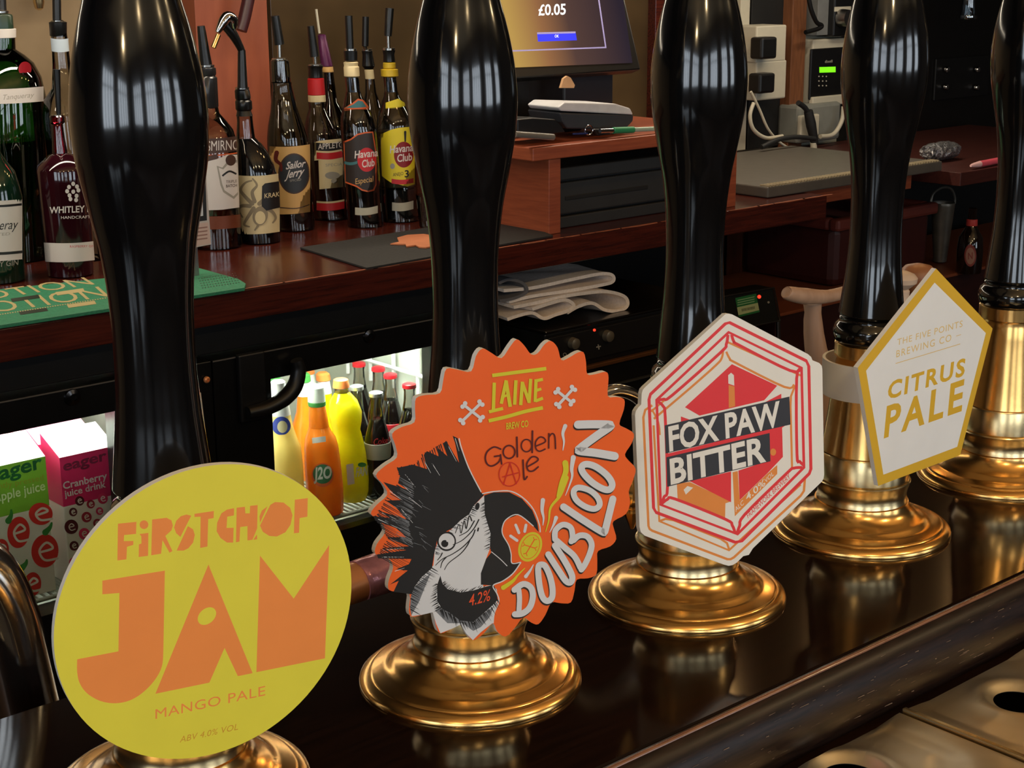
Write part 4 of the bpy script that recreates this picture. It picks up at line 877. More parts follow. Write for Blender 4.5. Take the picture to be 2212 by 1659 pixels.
LW = ink('label_white', (206, 200, 196)); LC = ink('label_cream', (208, 192, 150)); LK = ink('label_black', (24, 23, 24)); LR = ink('label_red', (186, 34, 42)); LG = ink('label_grey', (150, 146, 136)); LT = ink('label_tan', (200, 160, 98)); LBr = ink('label_brown', (70, 48, 40)); LY = ink('label_yellow', (214, 196, 40)); LO = ink('label_orange', (198, 92, 46)); LTl = ink('label_teal', (60, 110, 116)); LS = ink('label_silver', (168, 166, 150))
# 1 tall green gin bottle at the back left
b = Bottle('gin_bottle', 'tall green gin bottle with red seal at the left edge', (22, 556))
b.body('glass', [(62, 22, 8), (82, 24, 8), (107, 25, 8), (120, 46, 6), (137, 65, 6), (168, 81, 6), (208, 90, 6), (312, 94, 9)], GREENG, 92, 22)
b.part('gin', [(300, 88, 9), (301, 89, 9), (550, 86, 22), (553, 80, 22)], GLASS('green_gin', (70, 140, 72), .03))
b.part('neck_foil', [(30, 14, 5), (32, 20, 5), (36, 21, 6), (62, 21, 8)], M('dark_green_foil', (30, 52, 38), .3), 24); b.part('neck_band', [(62, 25, 8), (63, 26, 8), (81, 26, 8), (82, 25, 8)], LW, 24)
b.pourer((4, -30), (5, 22), 7, 9, (26, 14, 5))
p = b.print(208, 91, 7); p.poly(rect(-80, 192, 94, 224), LW, 'shoulder_label'); p.text('Tanqueray', (4, 216), (72, 210), (7, 205), LG, 'script_text'); p.build(b.t)
p = b.print(150, 73, 6); p.ell(54, 149, 14, 16, M('red_wax', (150, 22, 34), .35), 'wax_seal'); p.build(b.t)
# 2 dark green gin bottle in front
b = Bottle('gin_bottle', 'dark green gin bottle with white label reading ray at the left edge', (-2, 606))
DG = M('dark_green_glass', (10, 34, 22), .08, coat=.4, var=.2)
b.body('glass', [(250, 14, -16), (330, 15, -14), (345, 24, -13), (370, 42, -12), (398, 50, -11), (425, 56, -10), (520, 56, -5)], DG, 55, -2)
p = b.print(495, 57, -6); p.poly(rect(-60, 432, 48, 562, -.02), LW, 'white_label'); p.poly(rect(-60, 441, 47, 446, -.02), LK, 'rule_line'); p.poly(rect(-60, 543, 49, 549, -.02), LK, 'rule_line#2')
p.text('Tanqueray', (-60, 500), (36, 494), (-55, 480), LK, 'script_text'); p.text('IMPORTED', (-50, 512), (21, 508), (-49, 506), LG, 'grey_text'); p.build(b.t)
p = b.print(570, 56, -3); p.text('DRY GIN', (-22, 579), (39, 572), (-21, 567), LG, 'gin_text', .01); p.build(b.t)
# 3 dark red gin
b = Bottle('gin_bottle', 'dark crimson gin bottle with white WHITLEY lettering', (153, 593))
RG = M('crimson_gin_glass', (38, 8, 16), .07, coat=.5, var=.2); PG = GLASS('pink_glass', (214, 96, 116), .06)
b.body('glass', [(330, 16, 129), (334, 26, 131), (344, 38, 133), (356, 52, 134), (366, 55, 135), (400, 54, 138), (520, 51, 148)], RG, 49, 153)
b.part('neck', [(268, 11, 124), (272, 12, 124), (300, 14, 126), (331, 17, 129), (332, 10, 129)], PG); b.part('neck_ring', [(249, 13, 123), (252, 16, 123), (264, 16, 124), (268, 12, 124)], PG)
b.pourer((122, 150), (127, 250), 8, 5, (250, 12, 123))
p = b.print(450, 54, 142); p.text('WHITLEY NEILL', (107, 461), (232, 456), (107, 447), LW, 'brand_text', .02); p.text('HANDCRAFTED', (132, 473), (208, 471), (132, 467), LW, 'small_text', .005)
for dx_, dy_ in ((0, -16), (-9, -9), (8, -10), (-13, 0), (11, -2), (-8, 9), (7, 10), (0, 1), (-6, 17), (6, 19)): p.ell(158+dx_, 413+dy_, 4.2, 4.8, LW, 'plant_emblem', n=10)
p.build(b.t)
p = b.print(545, 51, 150); p.poly(rect(94, 524, 206, 565), LW, 'white_band'); p.text('RASPBERRY GIN', (151, 535), (204, 534), (151, 530), LR, 'flavour_text'); p.build(b.t)
# 4 clear bottle mostly behind the first pump
b = Bottle('vodka_bottle', 'clear bottle with pale blue neck label behind the first pump handle', (178, 560))
b.body('glass', [(62, 16, 127), (80, 17, 128), (140, 19, 133), (190, 24, 137), (215, 44, 140), (250, 50, 144)], CLEAR, 50, 178)
b.part('cap', [(46, 14, 124), (48, 19, 125), (76, 18, 126), (79, 16, 127)], CAPB); b.pourer((122, -30), (123, 44), 9, 9, (46, 13, 124))
p = b.print(105, 18, 130); p.poly(rect(108, 82, 152, 110, 0), ink('pale_blue', (176, 190, 204)), 'neck_label'); p.build(b.t)
# 5 vodka with brown band
b = Bottle('vodka_bottle', 'clear vodka bottle with white shield label and brown SMIRNOFF band', (470, 533))
b.body('glass', [(232, 19, 452), (245, 21, 453), (262, 34, 455), (280, 47, 456), (300, 52, 457), (450, 52, 465)], CLEAR, 51, 470)
b.part('ribbed_cap', [(144, 15, 446), (147, 19, 447), (160, 19, 448), (164, 17, 448), (168, 20, 449), (230, 20, 452), (233, 18, 452)], M('smoke_cap', (40, 40, 42), .2), 24)
b.pourer((434, 56), (445, 140), 8, 13, (142, 17, 446))
b.part('vodka', [(430, 47, 465), (431, 48, 465), (528, 47, 470), (530, 40, 470)], GLASS('vodka_tint', (180, 160, 150), .03))
p = b.print(400, 52.5, 462); p.poly(rect(410, 299, 512, 331, -.05), LBr, 'brown_band'); p.text('SMIRNOFF', (447, 326), (535, 322), (447, 305), LW, 'brand_text', 0)
p.poly(rect(410, 334, 512, 337, -.05), LO, 'copper_line'); p.poly([(410, 352), (445, 350), (478, 340), (490, 334), (513, 334), (517, 448), (480, 453), (410, 456)], LW, 'white_label'); p.poly(rect(412, 338, 470, 349, -.1), LBr, 'brown_panel')
p.poly([(468, 358), (480, 362), (490, 350), (512, 345), (514, 420), (505, 430), (482, 415), (476, 400)], LG, 'shield_edge'); p.poly([(472, 362), (482, 366), (492, 355), (512, 351), (513, 415), (504, 424), (485, 411), (480, 398)], LW, 'shield'); p.ell(498, 346, 11, 12, LBr, 'crown_emblem'); p.stroke([(480, 380), (495, 370), (510, 376)], 4, LK, 'moustache')
p.text('TRIPLE', (488, 396), (511, 394), (488, 390), LBr, 'shield_text'); p.text('BATCH', (488, 405), (511, 403), (488, 399), LBr, 'shield_text', .01)
p.poly(rect(414, 466, 520, 494, -.03), M('copper_foil', (120, 64, 42), .4, .4), 'copper_band'); p.build(b.t)
# 6 black rum
b = Bottle('rum_bottle', 'black rum bottle with cream octopus label', (562, 522))
KR = M('black_rum_glass', (9, 9, 11), .07, coat=.5)
b.body('glass', [(298, 20, 531), (310, 26, 538), (330, 34, 545), (355, 40, 551), (375, 43, 554), (400, 44, 556), (500, 45, 560)], KR, 44, 562)
b.part('neck', [(250, 17, 528), (262, 17, 529), (285, 19, 530), (299, 20, 531), (300, 12, 531)], CLEAR); b.part('black_cap', [(192, 13, 523), (195, 16, 523), (212, 17, 525), (215, 15, 525), (219, 18, 526), (235, 18, 527), (239, 15, 527), (250, 18, 528)], CAPB, 24)
b.pourer((522, 108), (524, 190), 8, 11, (190, 15, 523)); 
tube('flip_lid', pp([(480, 48), (500, 70), (515, 95), (523, 112)], b.B.y), [.008, .009, .007, .006], CAPB, b.t, 12, 4)
tube('chrome_cap', pp([(470, 70), (482, 48), (492, 36), (504, 44), (506, 62)], b.B.y-.01), [.004, .009, .010, .009, .005], CHROME, b.t, 12, 4); tube('brass_pin', pp([(472, 75), (461, 103)], b.B.y-.01), .0045, BRASS, b.t, 10)
p = b.print(440, 45, 558); p.poly(rect(513, 379, 604, 505, -.05), LC, 'cream_label')
OCT = ink('octopus_grey', (136, 124, 100))
for pts in ([(545, 440), (530, 425), (520, 410), (530, 395), (545, 390)], [(550, 435), (545, 415), (555, 400), (545, 385)], [(540, 445), (522, 445), (516, 455), (525, 470)], [(548, 450), (535, 470), (528, 485), (540, 490)], [(560, 440), (575, 425), (580, 410), (570, 400)], [(555, 455), (560, 480), (550, 498)], [(565, 450), (585, 455), (595, 470), (588, 482)]): p.stroke(pts, (9, 3), OCT, 'octopus_arms')
p.ell(562, 466, 16, 21, OCT, 'octopus_body', .2); p.ell(562, 470, 11, 14, LC, 'octopus_head')
p.poly([(566, 402), (572, 396), (604, 391), (604, 448), (575, 455), (565, 445)], LK, 'black_shield'); p.text('KRAKEN', (571, 428), (618, 422), (571, 418), LC, 'brand_text', .01); p.build(b.t)
# 7 tan labelled spiced rum
b = Bottle('rum_bottle', 'spiced rum bottle with tan label and dark oval script emblem', (637, 495))
b.body('glass', [(178, 22, 608), (185, 21, 609), (205, 24, 611), (240, 30, 614), (270, 38, 617), (295, 43, 620), (312, 44, 621)], CLEAR, 43, 637)
b.part('clear_cap', [(128, 15, 603), (131, 20, 604), (165, 21, 606), (176, 21, 607), (178, 19, 608)], GLASS('frosted_cap', (150, 148, 142), .12)); b.part('rum', [(440, 41, 630), (441, 42, 630), (487, 41, 636), (489, 36, 636)], M('amber_rum', (44, 16, 12), .2))
b.part('inner_paper', [(215, 11, 612), (220, 14, 613), (300, 17, 622), (310, 10, 623)], GLASS('pale_back_label', (196, 192, 176), .06))
b.pourer((594, 34), (603, 96), 9, 11, (128, 16, 603), [(603, 96), (604, 124)])
p = b.print(390, 44.5, 627); p.poly(rect(582, 316, 670, 462, -.05), LT, 'tan_label'); p.ell(635, 375, 34, 44, LBr, 'oval_rim'); p.ell(635, 375, 31, 41, ink('oval_slate', (44, 48, 54)), 'oval')
p.text('Sailor', (617, 366), (658, 360), (621, 350), LW, 'script_text', .02); p.text('Jerry', (616, 386), (654, 378), (622, 368), LW, 'script_text', .02); p.stroke([(598, 330), (596, 345), (606, 355), (608, 368)], (10, 5), ink('pin_up_red', (96, 34, 28)), 'figure_emblem'); p.text('SPICED', (626, 393), (650, 390), (626, 388), LG, 'small_text')
p.stroke([(604, 448), (640, 450), (668, 442)], (2, 2), LBr, 'ground_line', cap=False); p.build(b.t)
# 8 red capsule rum
b = Bottle('rum_bottle', 'rum bottle with red neck capsule and cream APPLETON label', (714, 472))
b.body('glass', [(220, 17, 683), (235, 18, 685), (250, 25, 687), (270, 32, 690), (290, 37, 693), (310, 38, 696)], CLEAR, 38, 716)
b.part('rum', [(305, 34, 696), (306, 36, 696), (466, 36, 714), (468, 30, 714)], M('dark_amber_rum', (58, 24, 12), .2)); b.part('red_capsule', [(168, 15, 682), (170, 18, 682), (204, 19, 684), (205, 17, 684)], ink('capsule_red', (176, 22, 30)), 24); b.part('cream_band', [(205, 18, 684), (206, 19, 684), (219, 19, 685), (220, 17, 685)], LC, 24)
b.part('black_cap', [(140, 13, 681), (142, 17, 681), (150, 15, 681), (167, 16, 682), (168, 14, 682)], CAPB, 24); b.pourer((671, 56), (679, 122), 7, 10, (141, 15, 681), [(680, 122), (681, 138)])
p = b.print(370, 38.5, 703); p.poly([(679, 307), (690, 304), (740, 299), (740, 345), (741, 404), (690, 409), (688, 346), (679, 347)], LC, 'cream_label'); p.poly(rect(683, 308, 740, 325, -.06), LK, 'black_band'); p.text('APPLETON', (687, 323), (752, 317), (687, 311), LW, 'brand_text', .015); p.poly(rect(684, 329, 740, 343, -.06), LR, 'red_band'); p.text('SPECIAL', (703, 360), (745, 357), (703, 354), LG, 'small_text'); p.ell(718, 379, 16, 8, LG, 'fruit_emblem'); p.ell(722, 391, 7, 5, LG, 'fruit_emblem#2')
p.build(b.t)
p = b.print(445, 38.5, 712); p.poly(rect(684, 438, 744, 454, -.06), LR, 'red_base_band'); p.poly(rect(684, 434, 744, 438, -.06), LC, 'cream_base_line'); p.build(b.t)
# 9 purple capsule wine behind
b = Bottle('wine_bottle', 'wine bottle with purple neck capsule behind the red capsule rum', (744, 452))
b.body('glass', [(155, 10, 710), (170, 11, 711), (220, 13, 716), (250, 30, 720), (280, 36, 724)], GLASS('wine_glass', (120, 110, 80), .05), 36, 744)
b.part('purple_capsule', [(74, 7, 695), (76, 9, 695), (88, 9, 697), (90, 10, 697), (142, 13, 706), (144, 11, 707)], M('purple_foil', (84, 30, 74), .35, .2), 20); b.part('cork_band', [(144, 12, 707), (145, 12.5, 707), (155, 12, 709), (156, 10, 710)], LT, 20)
tube('white_straw', pp([(683, 20), (690, 72)], b.B.y), .0025, CREAM, b.t, 8)
# 10 dark havana
b = Bottle('rum_bottle', 'dark rum bottle with black label and red round Havana emblem', (790, 488))
b.body('glass', [(198, 16, 763), (208, 18, 764), (220, 24, 766), (240, 31, 769), (255, 36, 771), (280, 39, 774)], CLEAR, 38.5, 790)
b.part('rum', [(290, 35, 775), (291, 37, 775), (475, 37, 788), (478, 30, 788)], M('dark_rum', (26, 12, 12), .15)); b.part('neck', [(166, 14, 760), (167, 15, 760), (198, 15, 763), (199, 10, 763)], GLASS('neck_glass', (170, 178, 186), .15)); b.part('gold_cap', [(133, 13, 758), (135, 16, 758), (142, 15, 758), (145, 17, 759), (164, 17, 760), (166, 14, 760)], LC, 24)
b.part('black_cap', [(108, 11, 757), (110, 15, 757), (130, 14, 758), (132, 12, 758)], CAPB, 24); b.pourer((753, 34), (756, 105), 8, 8, (107, 13, 757))
p = b.print(228, 28, 768); p.poly([(743, 234), (762, 222), (773, 213), (785, 216), (797, 231), (797, 237), (770, 236), (744, 240)], LO, 'neck_label_edge'); p.poly([(746, 233), (764, 225), (774, 217), (783, 219), (792, 231), (770, 233)], LTl, 'neck_label'); p.build(b.t)
p = b.print(350, 39.5, 779)
p.poly([(742, 305), (757, 300), (772, 289), (790, 285), (806, 284), (813, 330), (813, 400), (808, 412), (795, 415), (782, 412), (770, 404), (746, 395)], LO, 'label_edge'); p.poly([(744, 308), (758, 303), (773, 292), (790, 288), (804, 287), (811, 330), (811, 398), (806, 409), (795, 412), (783, 409), (771, 401), (747, 392)], ink('label_umber', (44, 36, 34)), 'dark_label')
p.ell(792, 345, 20, 26, LR, 'red_disc'); p.text('Havana', (766, 342), (816, 337), (767, 326), LW, 'brand_text', .02); p.text('Club', (782, 362), (809, 358), (782, 346), LW, 'brand_text', .02); p.poly(rect(744, 348, 772, 354, -.02), LTl, 'teal_band'); p.text('Especial', (768, 398), (806, 392), (768, 386), LT, 'script_text'); p.build(b.t)
p = b.print(455, 39, 787); p.poly(rect(767, 448, 816, 464, -.08), LS, 'base_label'); p.build(b.t)
# 11 bottle behind
b = Bottle('rum_bottle', 'dark capped bottle standing behind the two Havana bottles', (826, 450))
b.body('glass', [(170, 10, 799), (200, 12, 801), (230, 20, 804), (260, 36, 807)], CLEAR, 36, 826)
b.part('cream_cap', [(150, 9, 797), (151, 10, 797), (170, 10, 799), (171, 8, 799)], LC, 20); b.part('black_cap', [(108, 9, 793), (110, 12, 793), (118, 11, 794), (142, 14, 796), (149, 9, 797)], CAPB, 20); b.pourer((790, 36), (789, 100), 7, 7, (108, 11, 793), [(788, 100), (790, 108)])
# 12 yellow havana
b = Bottle('rum_bottle', 'clear rum bottle with bright yellow label and red Havana emblem', (866, 476))
b.body('glass', [(198, 15, 845), (208, 17, 846), (222, 24, 848), (240, 32, 850), (258, 38, 852), (280, 40, 853)], CLEAR, 40, 866)
b.part('rum', [(405, 36, 860), (406, 38, 860), (468, 38, 865), (470, 32, 865)], M('pale_rum', (30, 34, 36), .1, spec=.8)); b.part('back_label', [(282, 37, 853), (283, 38, 853), (400, 38, 860), (401, 37, 860)], M('label_back', (70, 62, 30), .6))
b.part('neck', [(166, 13, 842), (167, 14, 842), (198, 14, 845), (199, 10, 845)], GLASS('neck_glass', (170, 178, 186), .15)); b.part('yellow_cap', [(134, 11, 841), (136, 14, 841), (146, 14, 841), (148, 12, 841), (150, 19, 841), (164, 19, 842), (166, 13, 842)], ink('cap_gold', (196, 166, 40)), 24)
b.part('black_cap', [(107, 10, 840), (109, 14, 840), (118, 12, 840), (133, 13, 841)], CAPB, 24); b.pourer((842, 18), (838, 78), 9, 8, (106, 14, 840), [(838, 78), (839, 104)])
p = b.print(226, 27, 848); p.poly([(833, 222), (845, 218), (860, 213), (874, 222), (876, 230), (855, 234), (833, 235)], LY, 'neck_label'); p.build(b.t)
p = b.print(345, 40.5, 857)
p.poly([(822, 290), (832, 286), (845, 280), (862, 276), (885, 274), (896, 290), (896, 398), (880, 403), (860, 398), (844, 394), (835, 388), (825, 380)], LY, 'yellow_label'); p.ell(872, 334, 21, 28, ink('disc_crimson', (128, 20, 28)), 'red_disc'); p.text('Havana', (842, 331), (892, 326), (843, 315), LW, 'brand_text', .02); p.text('Club', (858, 350), (890, 346), (858, 334), LW, 'brand_text', .02)
p.text('3', (874, 383), (883, 382), (874, 368), LK, 'age_number', .02); p.text('ANEJO', (849, 381), (871, 378), (849, 374), LK, 'age_text'); p.poly(rect(846, 386, 893, 396, -.03), LR, 'red_ribbon'); p.ell(848, 359, 5, 6, LG, 'round_seal'); p.stroke([(875, 285), (875, 306)], (5, 3), LK, 'figure_emblem', curve=0); p.build(b.t)
p = b.print(443, 40.5, 863); p.poly(rect(847, 437, 893, 455, -.08), LS, 'base_label'); p.build(b.t)
# 13 little tumbler behind the second pump
B_ = bp(925, 490); t = thing('glass_tumbler', B_, 'clear glass tumbler mostly behind the second pump handle', 'glass')
lathe_px('tumbler', B_, [(420, 24, 922), (488, 19, 925), (490, 17, 925), (484, 15, 925), (424, 20, 922)], CLEAR, t)
# hanging items over the pillar
tag(tube('dark_rod', pp([(548, -60), (530, 30), (520, 66)], 2.68), .012, M('wine_red_plastic', (52, 14, 20), .4), None, 14, 4), 'dark wine red handle hanging in front of the terracotta pillar', 'handle')
tag(lathe_px('wall_hook', wx(85, 20, 2.76), [(22, 3), (18, 9), (5, 12), (-20, 12), (-30, 4)], BRASSD, None, 16), 'small brass hook ornament on the wall at the top left', 'hook')
# ================================================================== FRIDGES
YF = 2.16; zs = .553
fr = thing('bottle_fridge', (1.25, 2.4, .1), 'black under counter bottle fridge with lit glass doors', 'fridge')
INW = M('fridge_white_liner', (196, 198, 186), .5, var=.02)
fx0, fx1, zt = .35, 1.835, .935
xd = 1.215
box('top_panel', fx0, fx1, YF, 2.68, .893, ZB-.0505, BLKPL, fr); box('plinth', fx0, fx1, YF, 2.68, 0, .50, BLKPL, fr)
box('back_liner', fx0, fx1, 2.62, 2.68, .50, .893, INW, fr); box('end_panel', fx0, fx0+.02, YF+.03, 2.62, .50, .893, INW, fr); box('end_panel', fx1-.03, fx1, YF+.03, 2.62, .50, .893, INW, fr)
box('floor_liner', fx0+.02, fx1-.03, YF+.03, 2.62, .50, .51, INW, fr); box('roof_liner', fx0+.02, fx1-.03, YF+.03, 2.62, .882, .893, INW, fr); box('mid_partition', xd-.012, xd+.012, YF+.03, 2.62, .51, .882, INW, fr)
GP = GLASS('door_glass', (240, 245, 242), .01)
FRM = M('door_frame_black', (12, 12, 13), .28, var=.2)
def fdoor(x0, x1, ox0, ox1, oz0=.50, oz1=.838):
    d = boxes('door', [(x0, x1, YF-.02, YF+.025, oz1, .8865), (x0, x1, YF-.02, YF+.025, .40, oz0+.045), (x0, ox0, YF-.02, YF+.025, oz0+.045, oz1), (ox1, x1, YF-.02, YF+.025, oz0+.045, oz1)], FRM, fr)
    box('glass_pane', ox0-.004, ox1+.004, YF-.002, YF+.002, oz0+.041, oz1+.004, GP, d, bevel=0)
    box('edge_strip', x0, x1, YF-.0215, YF-.0201, .8845, .8865, M('grey_edge', (88, 84, 80), .4), d, bevel=0)
    return d
d1 = fdoor(fx0, 1.205, fx0+.06, 1.095); d2 = fdoor(1.262, fx1-.003, 1.368, 1.716)
def screw(x, y, d, r=.010, mat=CHROME):
    c = px(x, y, 1, YF-.0205); v, f = lathe_g([(r*.35, -.002), (r*.45, -.005), (r*.9, -.003), (r, 0)], (0, 0, 0), 20)
    return mesh('screw', [Vector((p.x, p.z, p.y))+c for p in v], [g[::-1] for g in f], mat, d, smooth=True)
SC = M('dull_screw', (90, 90, 92), .2, 1)
screw(156, 858, d1, .0135, SC); screw(797, 726, d2, .0125, SC); screw(446, 820, fr, .0055, COPPER)
tube('handle', pp([(640, 778), (645, 800), (636, 835), (612, 862), (575, 882), (535, 892)], YF-.04), [.010, .012, .0135, .0135, .012, .010], BLKPL, d2, 14, 5)
a = px(508, 762, 1, YF-.022); b_ = px(572, 900, 1, YF-.022)
box('handle_plate', a.x, b_.x, YF-.032, YF-.0205, b_.z, a.z-.003, BLKPL, d2, bevel=.003)
box('centre_post', 1.206, 1.261, YF-.018, YF+.028, .40, .8865, FRM, fr)
prism('gap_light_strip', yq([(428, 850), (434, 848), (452, 995), (446, 997)], YF-.0215), (0, .002, 0), M('gap_light_paint', (200, 190, 180), .5), fr)  # light through the door gap, put in as a pale strip
sh = thing('fridge_shelf', (1.2, 2.35, zs-.005), 'white wire shelf inside the fridge carrying juice and bottles', 'shelf')
WIRE = M('wire_white', (150, 148, 132), .4, .3)
tube('front_rail', [(fx0+.025, 2.192, zs-.004), (xd-.014, 2.192, zs-.004)], .0035, WIRE, sh, 10); tube('front_rail', [(xd+.014, 2.192, zs-.004), (fx1-.034, 2.192, zs-.004)], .0035, WIRE, sh, 10)
w0 = None; x = fx0+.03
while x < fx1-.036:
    if abs(x-xd) > .016:
        if w0 is None: w0 = tube('wire', [(x, 2.19, zs-.002), (x, 2.60, zs-.002)], .0018, WIRE, sh, 6); wx0 = x
        else:
            c = w0.copy(); COL.objects.link(c); c.location.x = x-wx0
    x += .0115
# white door rack seen at the top right inside the fridge
rk = thing('wire_rack', (1.70, 2.4, .70), 'white wire side rack inside the fridge at the right', 'rack')
for k in range(5): tube('bar', [(1.792, 2.22+k*.075, .70), (1.792, 2.22+k*.075, .87)], .004, WHITE, rk, 8)
for z in (.74, .86): tube('rail', [(1.790, 2.20, z), (1.790, 2.55, z)], .004, WHITE, rk, 8)
for xa, xb in ((fx0+.08, xd-.05), (xd+.05, fx1-.08)):
    box('led_strip', xa, xb, YF+.05, YF+.075, .872, .8815, M('led_white', (235, 245, 255), .5, emis=2.0, var=0), fr, bevel=0)
    lamp('fridge_led_light', 'AREA', ((xa+xb)/2, YF+.10, .868), 4.0 if xa < 1 else 5.5, (.95, 1, .93), xb-xa, .05)
# --- juice cartons
def carton(name, label, x0, yfront, w, d, h, roof, body_fn, top_mat, low_mat, zcut, lid=(228, 222, 214)):
    t = thing(name, (x0+w/2, yfront+d/2, zs), label, 'juice carton', 'juice cartons in the fridge')
    z0, z1, z2 = zs+.0003, zs+h*zcut, zs+h; yb = yfront+d
    box('lower_pack', x0, x0+w, yfront, yb, z0, z1, low_mat, t, bevel=.002)
    V = [(x0, yfront, z1), (x0+w, yfront, z1), (x0+w, yb, z1), (x0, yb, z1), (x0, yfront, z2), (x0+w, yfront, z2), (x0+w, yb, z2+roof), (x0, yb, z2+roof)]
    mesh('upper_pack', V, [(0, 3, 2, 1), (0, 1, 5, 4), (1, 2, 6, 5), (2, 3, 7, 6), (3, 0, 4, 7)], top_mat, t)
    mesh('slanted_top', [Vector(V[k])+Vector((0, 0, .0005)) for k in (4, 5, 6, 7)], [(0, 1, 2, 3)], M('carton_top_%d' % lid[1], lid, .4), t)
    if body_fn: body_fn(t, yfront)
    return t
CWH = M('carton_white', (222, 214, 204), .45, var=.02); CGR = M('carton_green', (126, 178, 48), .45, var=.04); CPK = M('carton_pink', (206, 34, 92), .45, var=.04)
yC = 2.203
pR, pT = px(122, 1278, 1, yC), px(98, 986, 1, yC)
hC = px(98, 986, 1, yC).z-zs; wC = .097
aR = px(110, 1130, 1, yC).x
AR = ink('apple_red', (214, 48, 40)); LGR = ink('leaf_green', (60, 132, 58)); DGR = ink('eager_green', (20, 96, 48)); LWG = ink('pale_green_text', (206, 224, 176))
def apple(t, yf):
    p = Print(plane_map((0, yf-.0003, 0), (0, -1, 0)), full)
    p.text('eager', (-24, 1044), (92, 1010), (-27, 1014), DGR, 'brand_text', .025); p.text('gently pressed', (-22, 1060), (95, 1037), (-24, 1048), ink('olive_text', (150, 150, 40)), 'small_text'); p.text('Apple juice', (-14, 1086), (98, 1058), (-16, 1066), LWG, 'flavour_text', .012)
    for cx_, cy_, rx, ry in ((88, 1110, 30, 24), (40, 1150, 28, 34), (97, 1190, 34, 36), (70, 1262, 22, 26), (2, 1190, 20, 26), (20, 1240, 22, 20)):
        p.ell(cx_, cy_, rx*.86, ry, AR, 'apple_prints', .1); p.stroke([(cx_-rx*.3, cy_+3), (cx_+rx*.5, cy_-6), (cx_+rx*.1, cy_-ry*.5), (cx_-rx*.35, cy_), (cx_, cy_+ry*.55), (cx_+rx*.8, cy_+ry*.45)], 5, CWH, 'letter_cutouts')
    for a, b in (((18, 1125), (24, 1100)), ((98, 1150), (112, 1128)), ((48, 1226), (58, 1208))): p.stroke([a, ((a[0]+b[0])/2+3, (a[1]+b[1])/2), b], (14, 3), LGR, 'leaf_prints')
    p.build(t)
carton('juice_carton', 'green topped carton reading eager Apple juice in the fridge', aR-wC, yC, wC, .062, hC, .028, apple, CGR, CWH, .64)
cL_ = px(140, 1130, 1, yC).x
hP = px(128, 990, 1, yC).z-zs
def cran(t, yf):
    p = Print(plane_map((0, yf-.0003, 0), (0, -1, 0)), full)
    p.text('eager', (137, 1018), (231, 993), (135, 996), ink('eager_plum', (120, 26, 60)), 'brand_text', .025); p.text('Cranberry', (137, 1057), (232, 1034), (135, 1042), LW, 'flavour_text', .018); p.text('juice drink', (140, 1074), (229, 1052), (138, 1060), LW, 'flavour_text', .018)
    cols = [ink('berry_dark', (92, 22, 30)), ink('berry_mid', (160, 34, 54)), ink('berry_pink', (222, 50, 98))]
    for i, (x, y, r) in enumerate(((172, 1082, 10), (196, 1089, 9), (222, 1077, 11), (158, 1106, 9), (187, 1117, 11), (215, 1104, 8), (154, 1138, 15), (210, 1130, 9), (182, 1153, 12), (160, 1179, 10), (205, 1160, 10), (230, 1140, 12), (186, 1190, 10), (228, 1180, 11), (160, 1215, 11), (190, 1225, 9))):
        p.ell(x, y, r, r*1.05, cols[i % 3], 'berry_prints_%s' % ('dark', 'red', 'pink')[i % 3], n=20); p.stroke([(x-r*.35, y+1), (x+r*.4, y-2), (x, y-r*.45), (x-r*.35, y), (x, y+r*.5), (x+r*.6, y+r*.3)], 2.2, CWH, 'letter_cutouts', curve=3)
    p.build(t)
carton('juice_carton', 'pink topped carton reading eager Cranberry juice drink', cL_, yC, .094, .062, hP, .026, cran, CPK, CWH, .625)
for i, (x0_, y0_, lab, m1) in enumerate(((aR-.10, yC+.085, 'pink carton in the second row behind the apple juice', CPK), (cL_+.006, yC+.085, 'pink carton in the second row behind the cranberry juice', CPK), (cL_+.006, yC+.17, 'pink carton in the third row behind the cranberry juice', CPK), (aR-.10, yC+.17, 'orange carton in the third row behind the apple juice', M('carton_orange', (226, 120, 50), .45)))):
    carton('juice_carton', lab, x0_, y0_, .094, .062, hP, .026, None, m1, CWH, .70, lid=(236, 150, 178))
# --- fridge bottles
def sp(x, y): return px(x, y, 2, zs+.0003)
class FB(Bottle):
    def __init__(s, name, label, base, group):
        s.B = sp(*base); s.base = base; s.t = thing(name, s.B, label, 'bottle', group)
GRP = 'juice and soda bottles in the fridge'
YFA = M('yellow_soda', (226, 214, 20), .15, translucent=.35, var=.03, coat=.4); ORJ = M('orange_juice', (238, 138, 34), .15, translucent=.35, var=.05, coat=.4); PYJ = M('pale_juice', (240, 216, 130), .15, translucent=.35, var=.04, coat=.4)
b = FB('soda_bottle', 'bright yellow ridged soda bottle with FANTA label in the fridge', (762, 1078), GRP)
b.body('soda', [(845, 14, 738), (852, 20, 740), (865, 30, 742), (890, 36, 746), (910, 34, 747), (928, 30, 748), (945, 33, 750), (975, 37, 753), (1010, 39, 756), (1035, 39, 758), (1060, 36, 760)], YFA, 30, 762)
b.part('neck', [(834, 14, 737), (836, 15, 737), (847, 16, 738), (848, 10, 738)], CLEAR); b.part('crown_cap', [(818, 12, 736), (820, 16, 736), (832, 18, 737), (836, 18, 737), (837, 14, 737)], ink('cap_orange', (236, 130, 60)), 24)
p = b.print(1015, 39.5, 756); p.text('FANTA', (768, 1030), (812, 1022), (770, 1010), LW, 'brand_text', .03); p.poly([(748, 1004), (763, 1001), (766, 1045), (751, 1048)], LW, 'info_label'); p.ell(782, 1004, 9, 5, LGR, 'leaf_emblem'); p.build(b.t)
b = FB('juice_bottle', 'orange juice bottle with green round J2O logo in the fridge', (706, 1106), GRP)
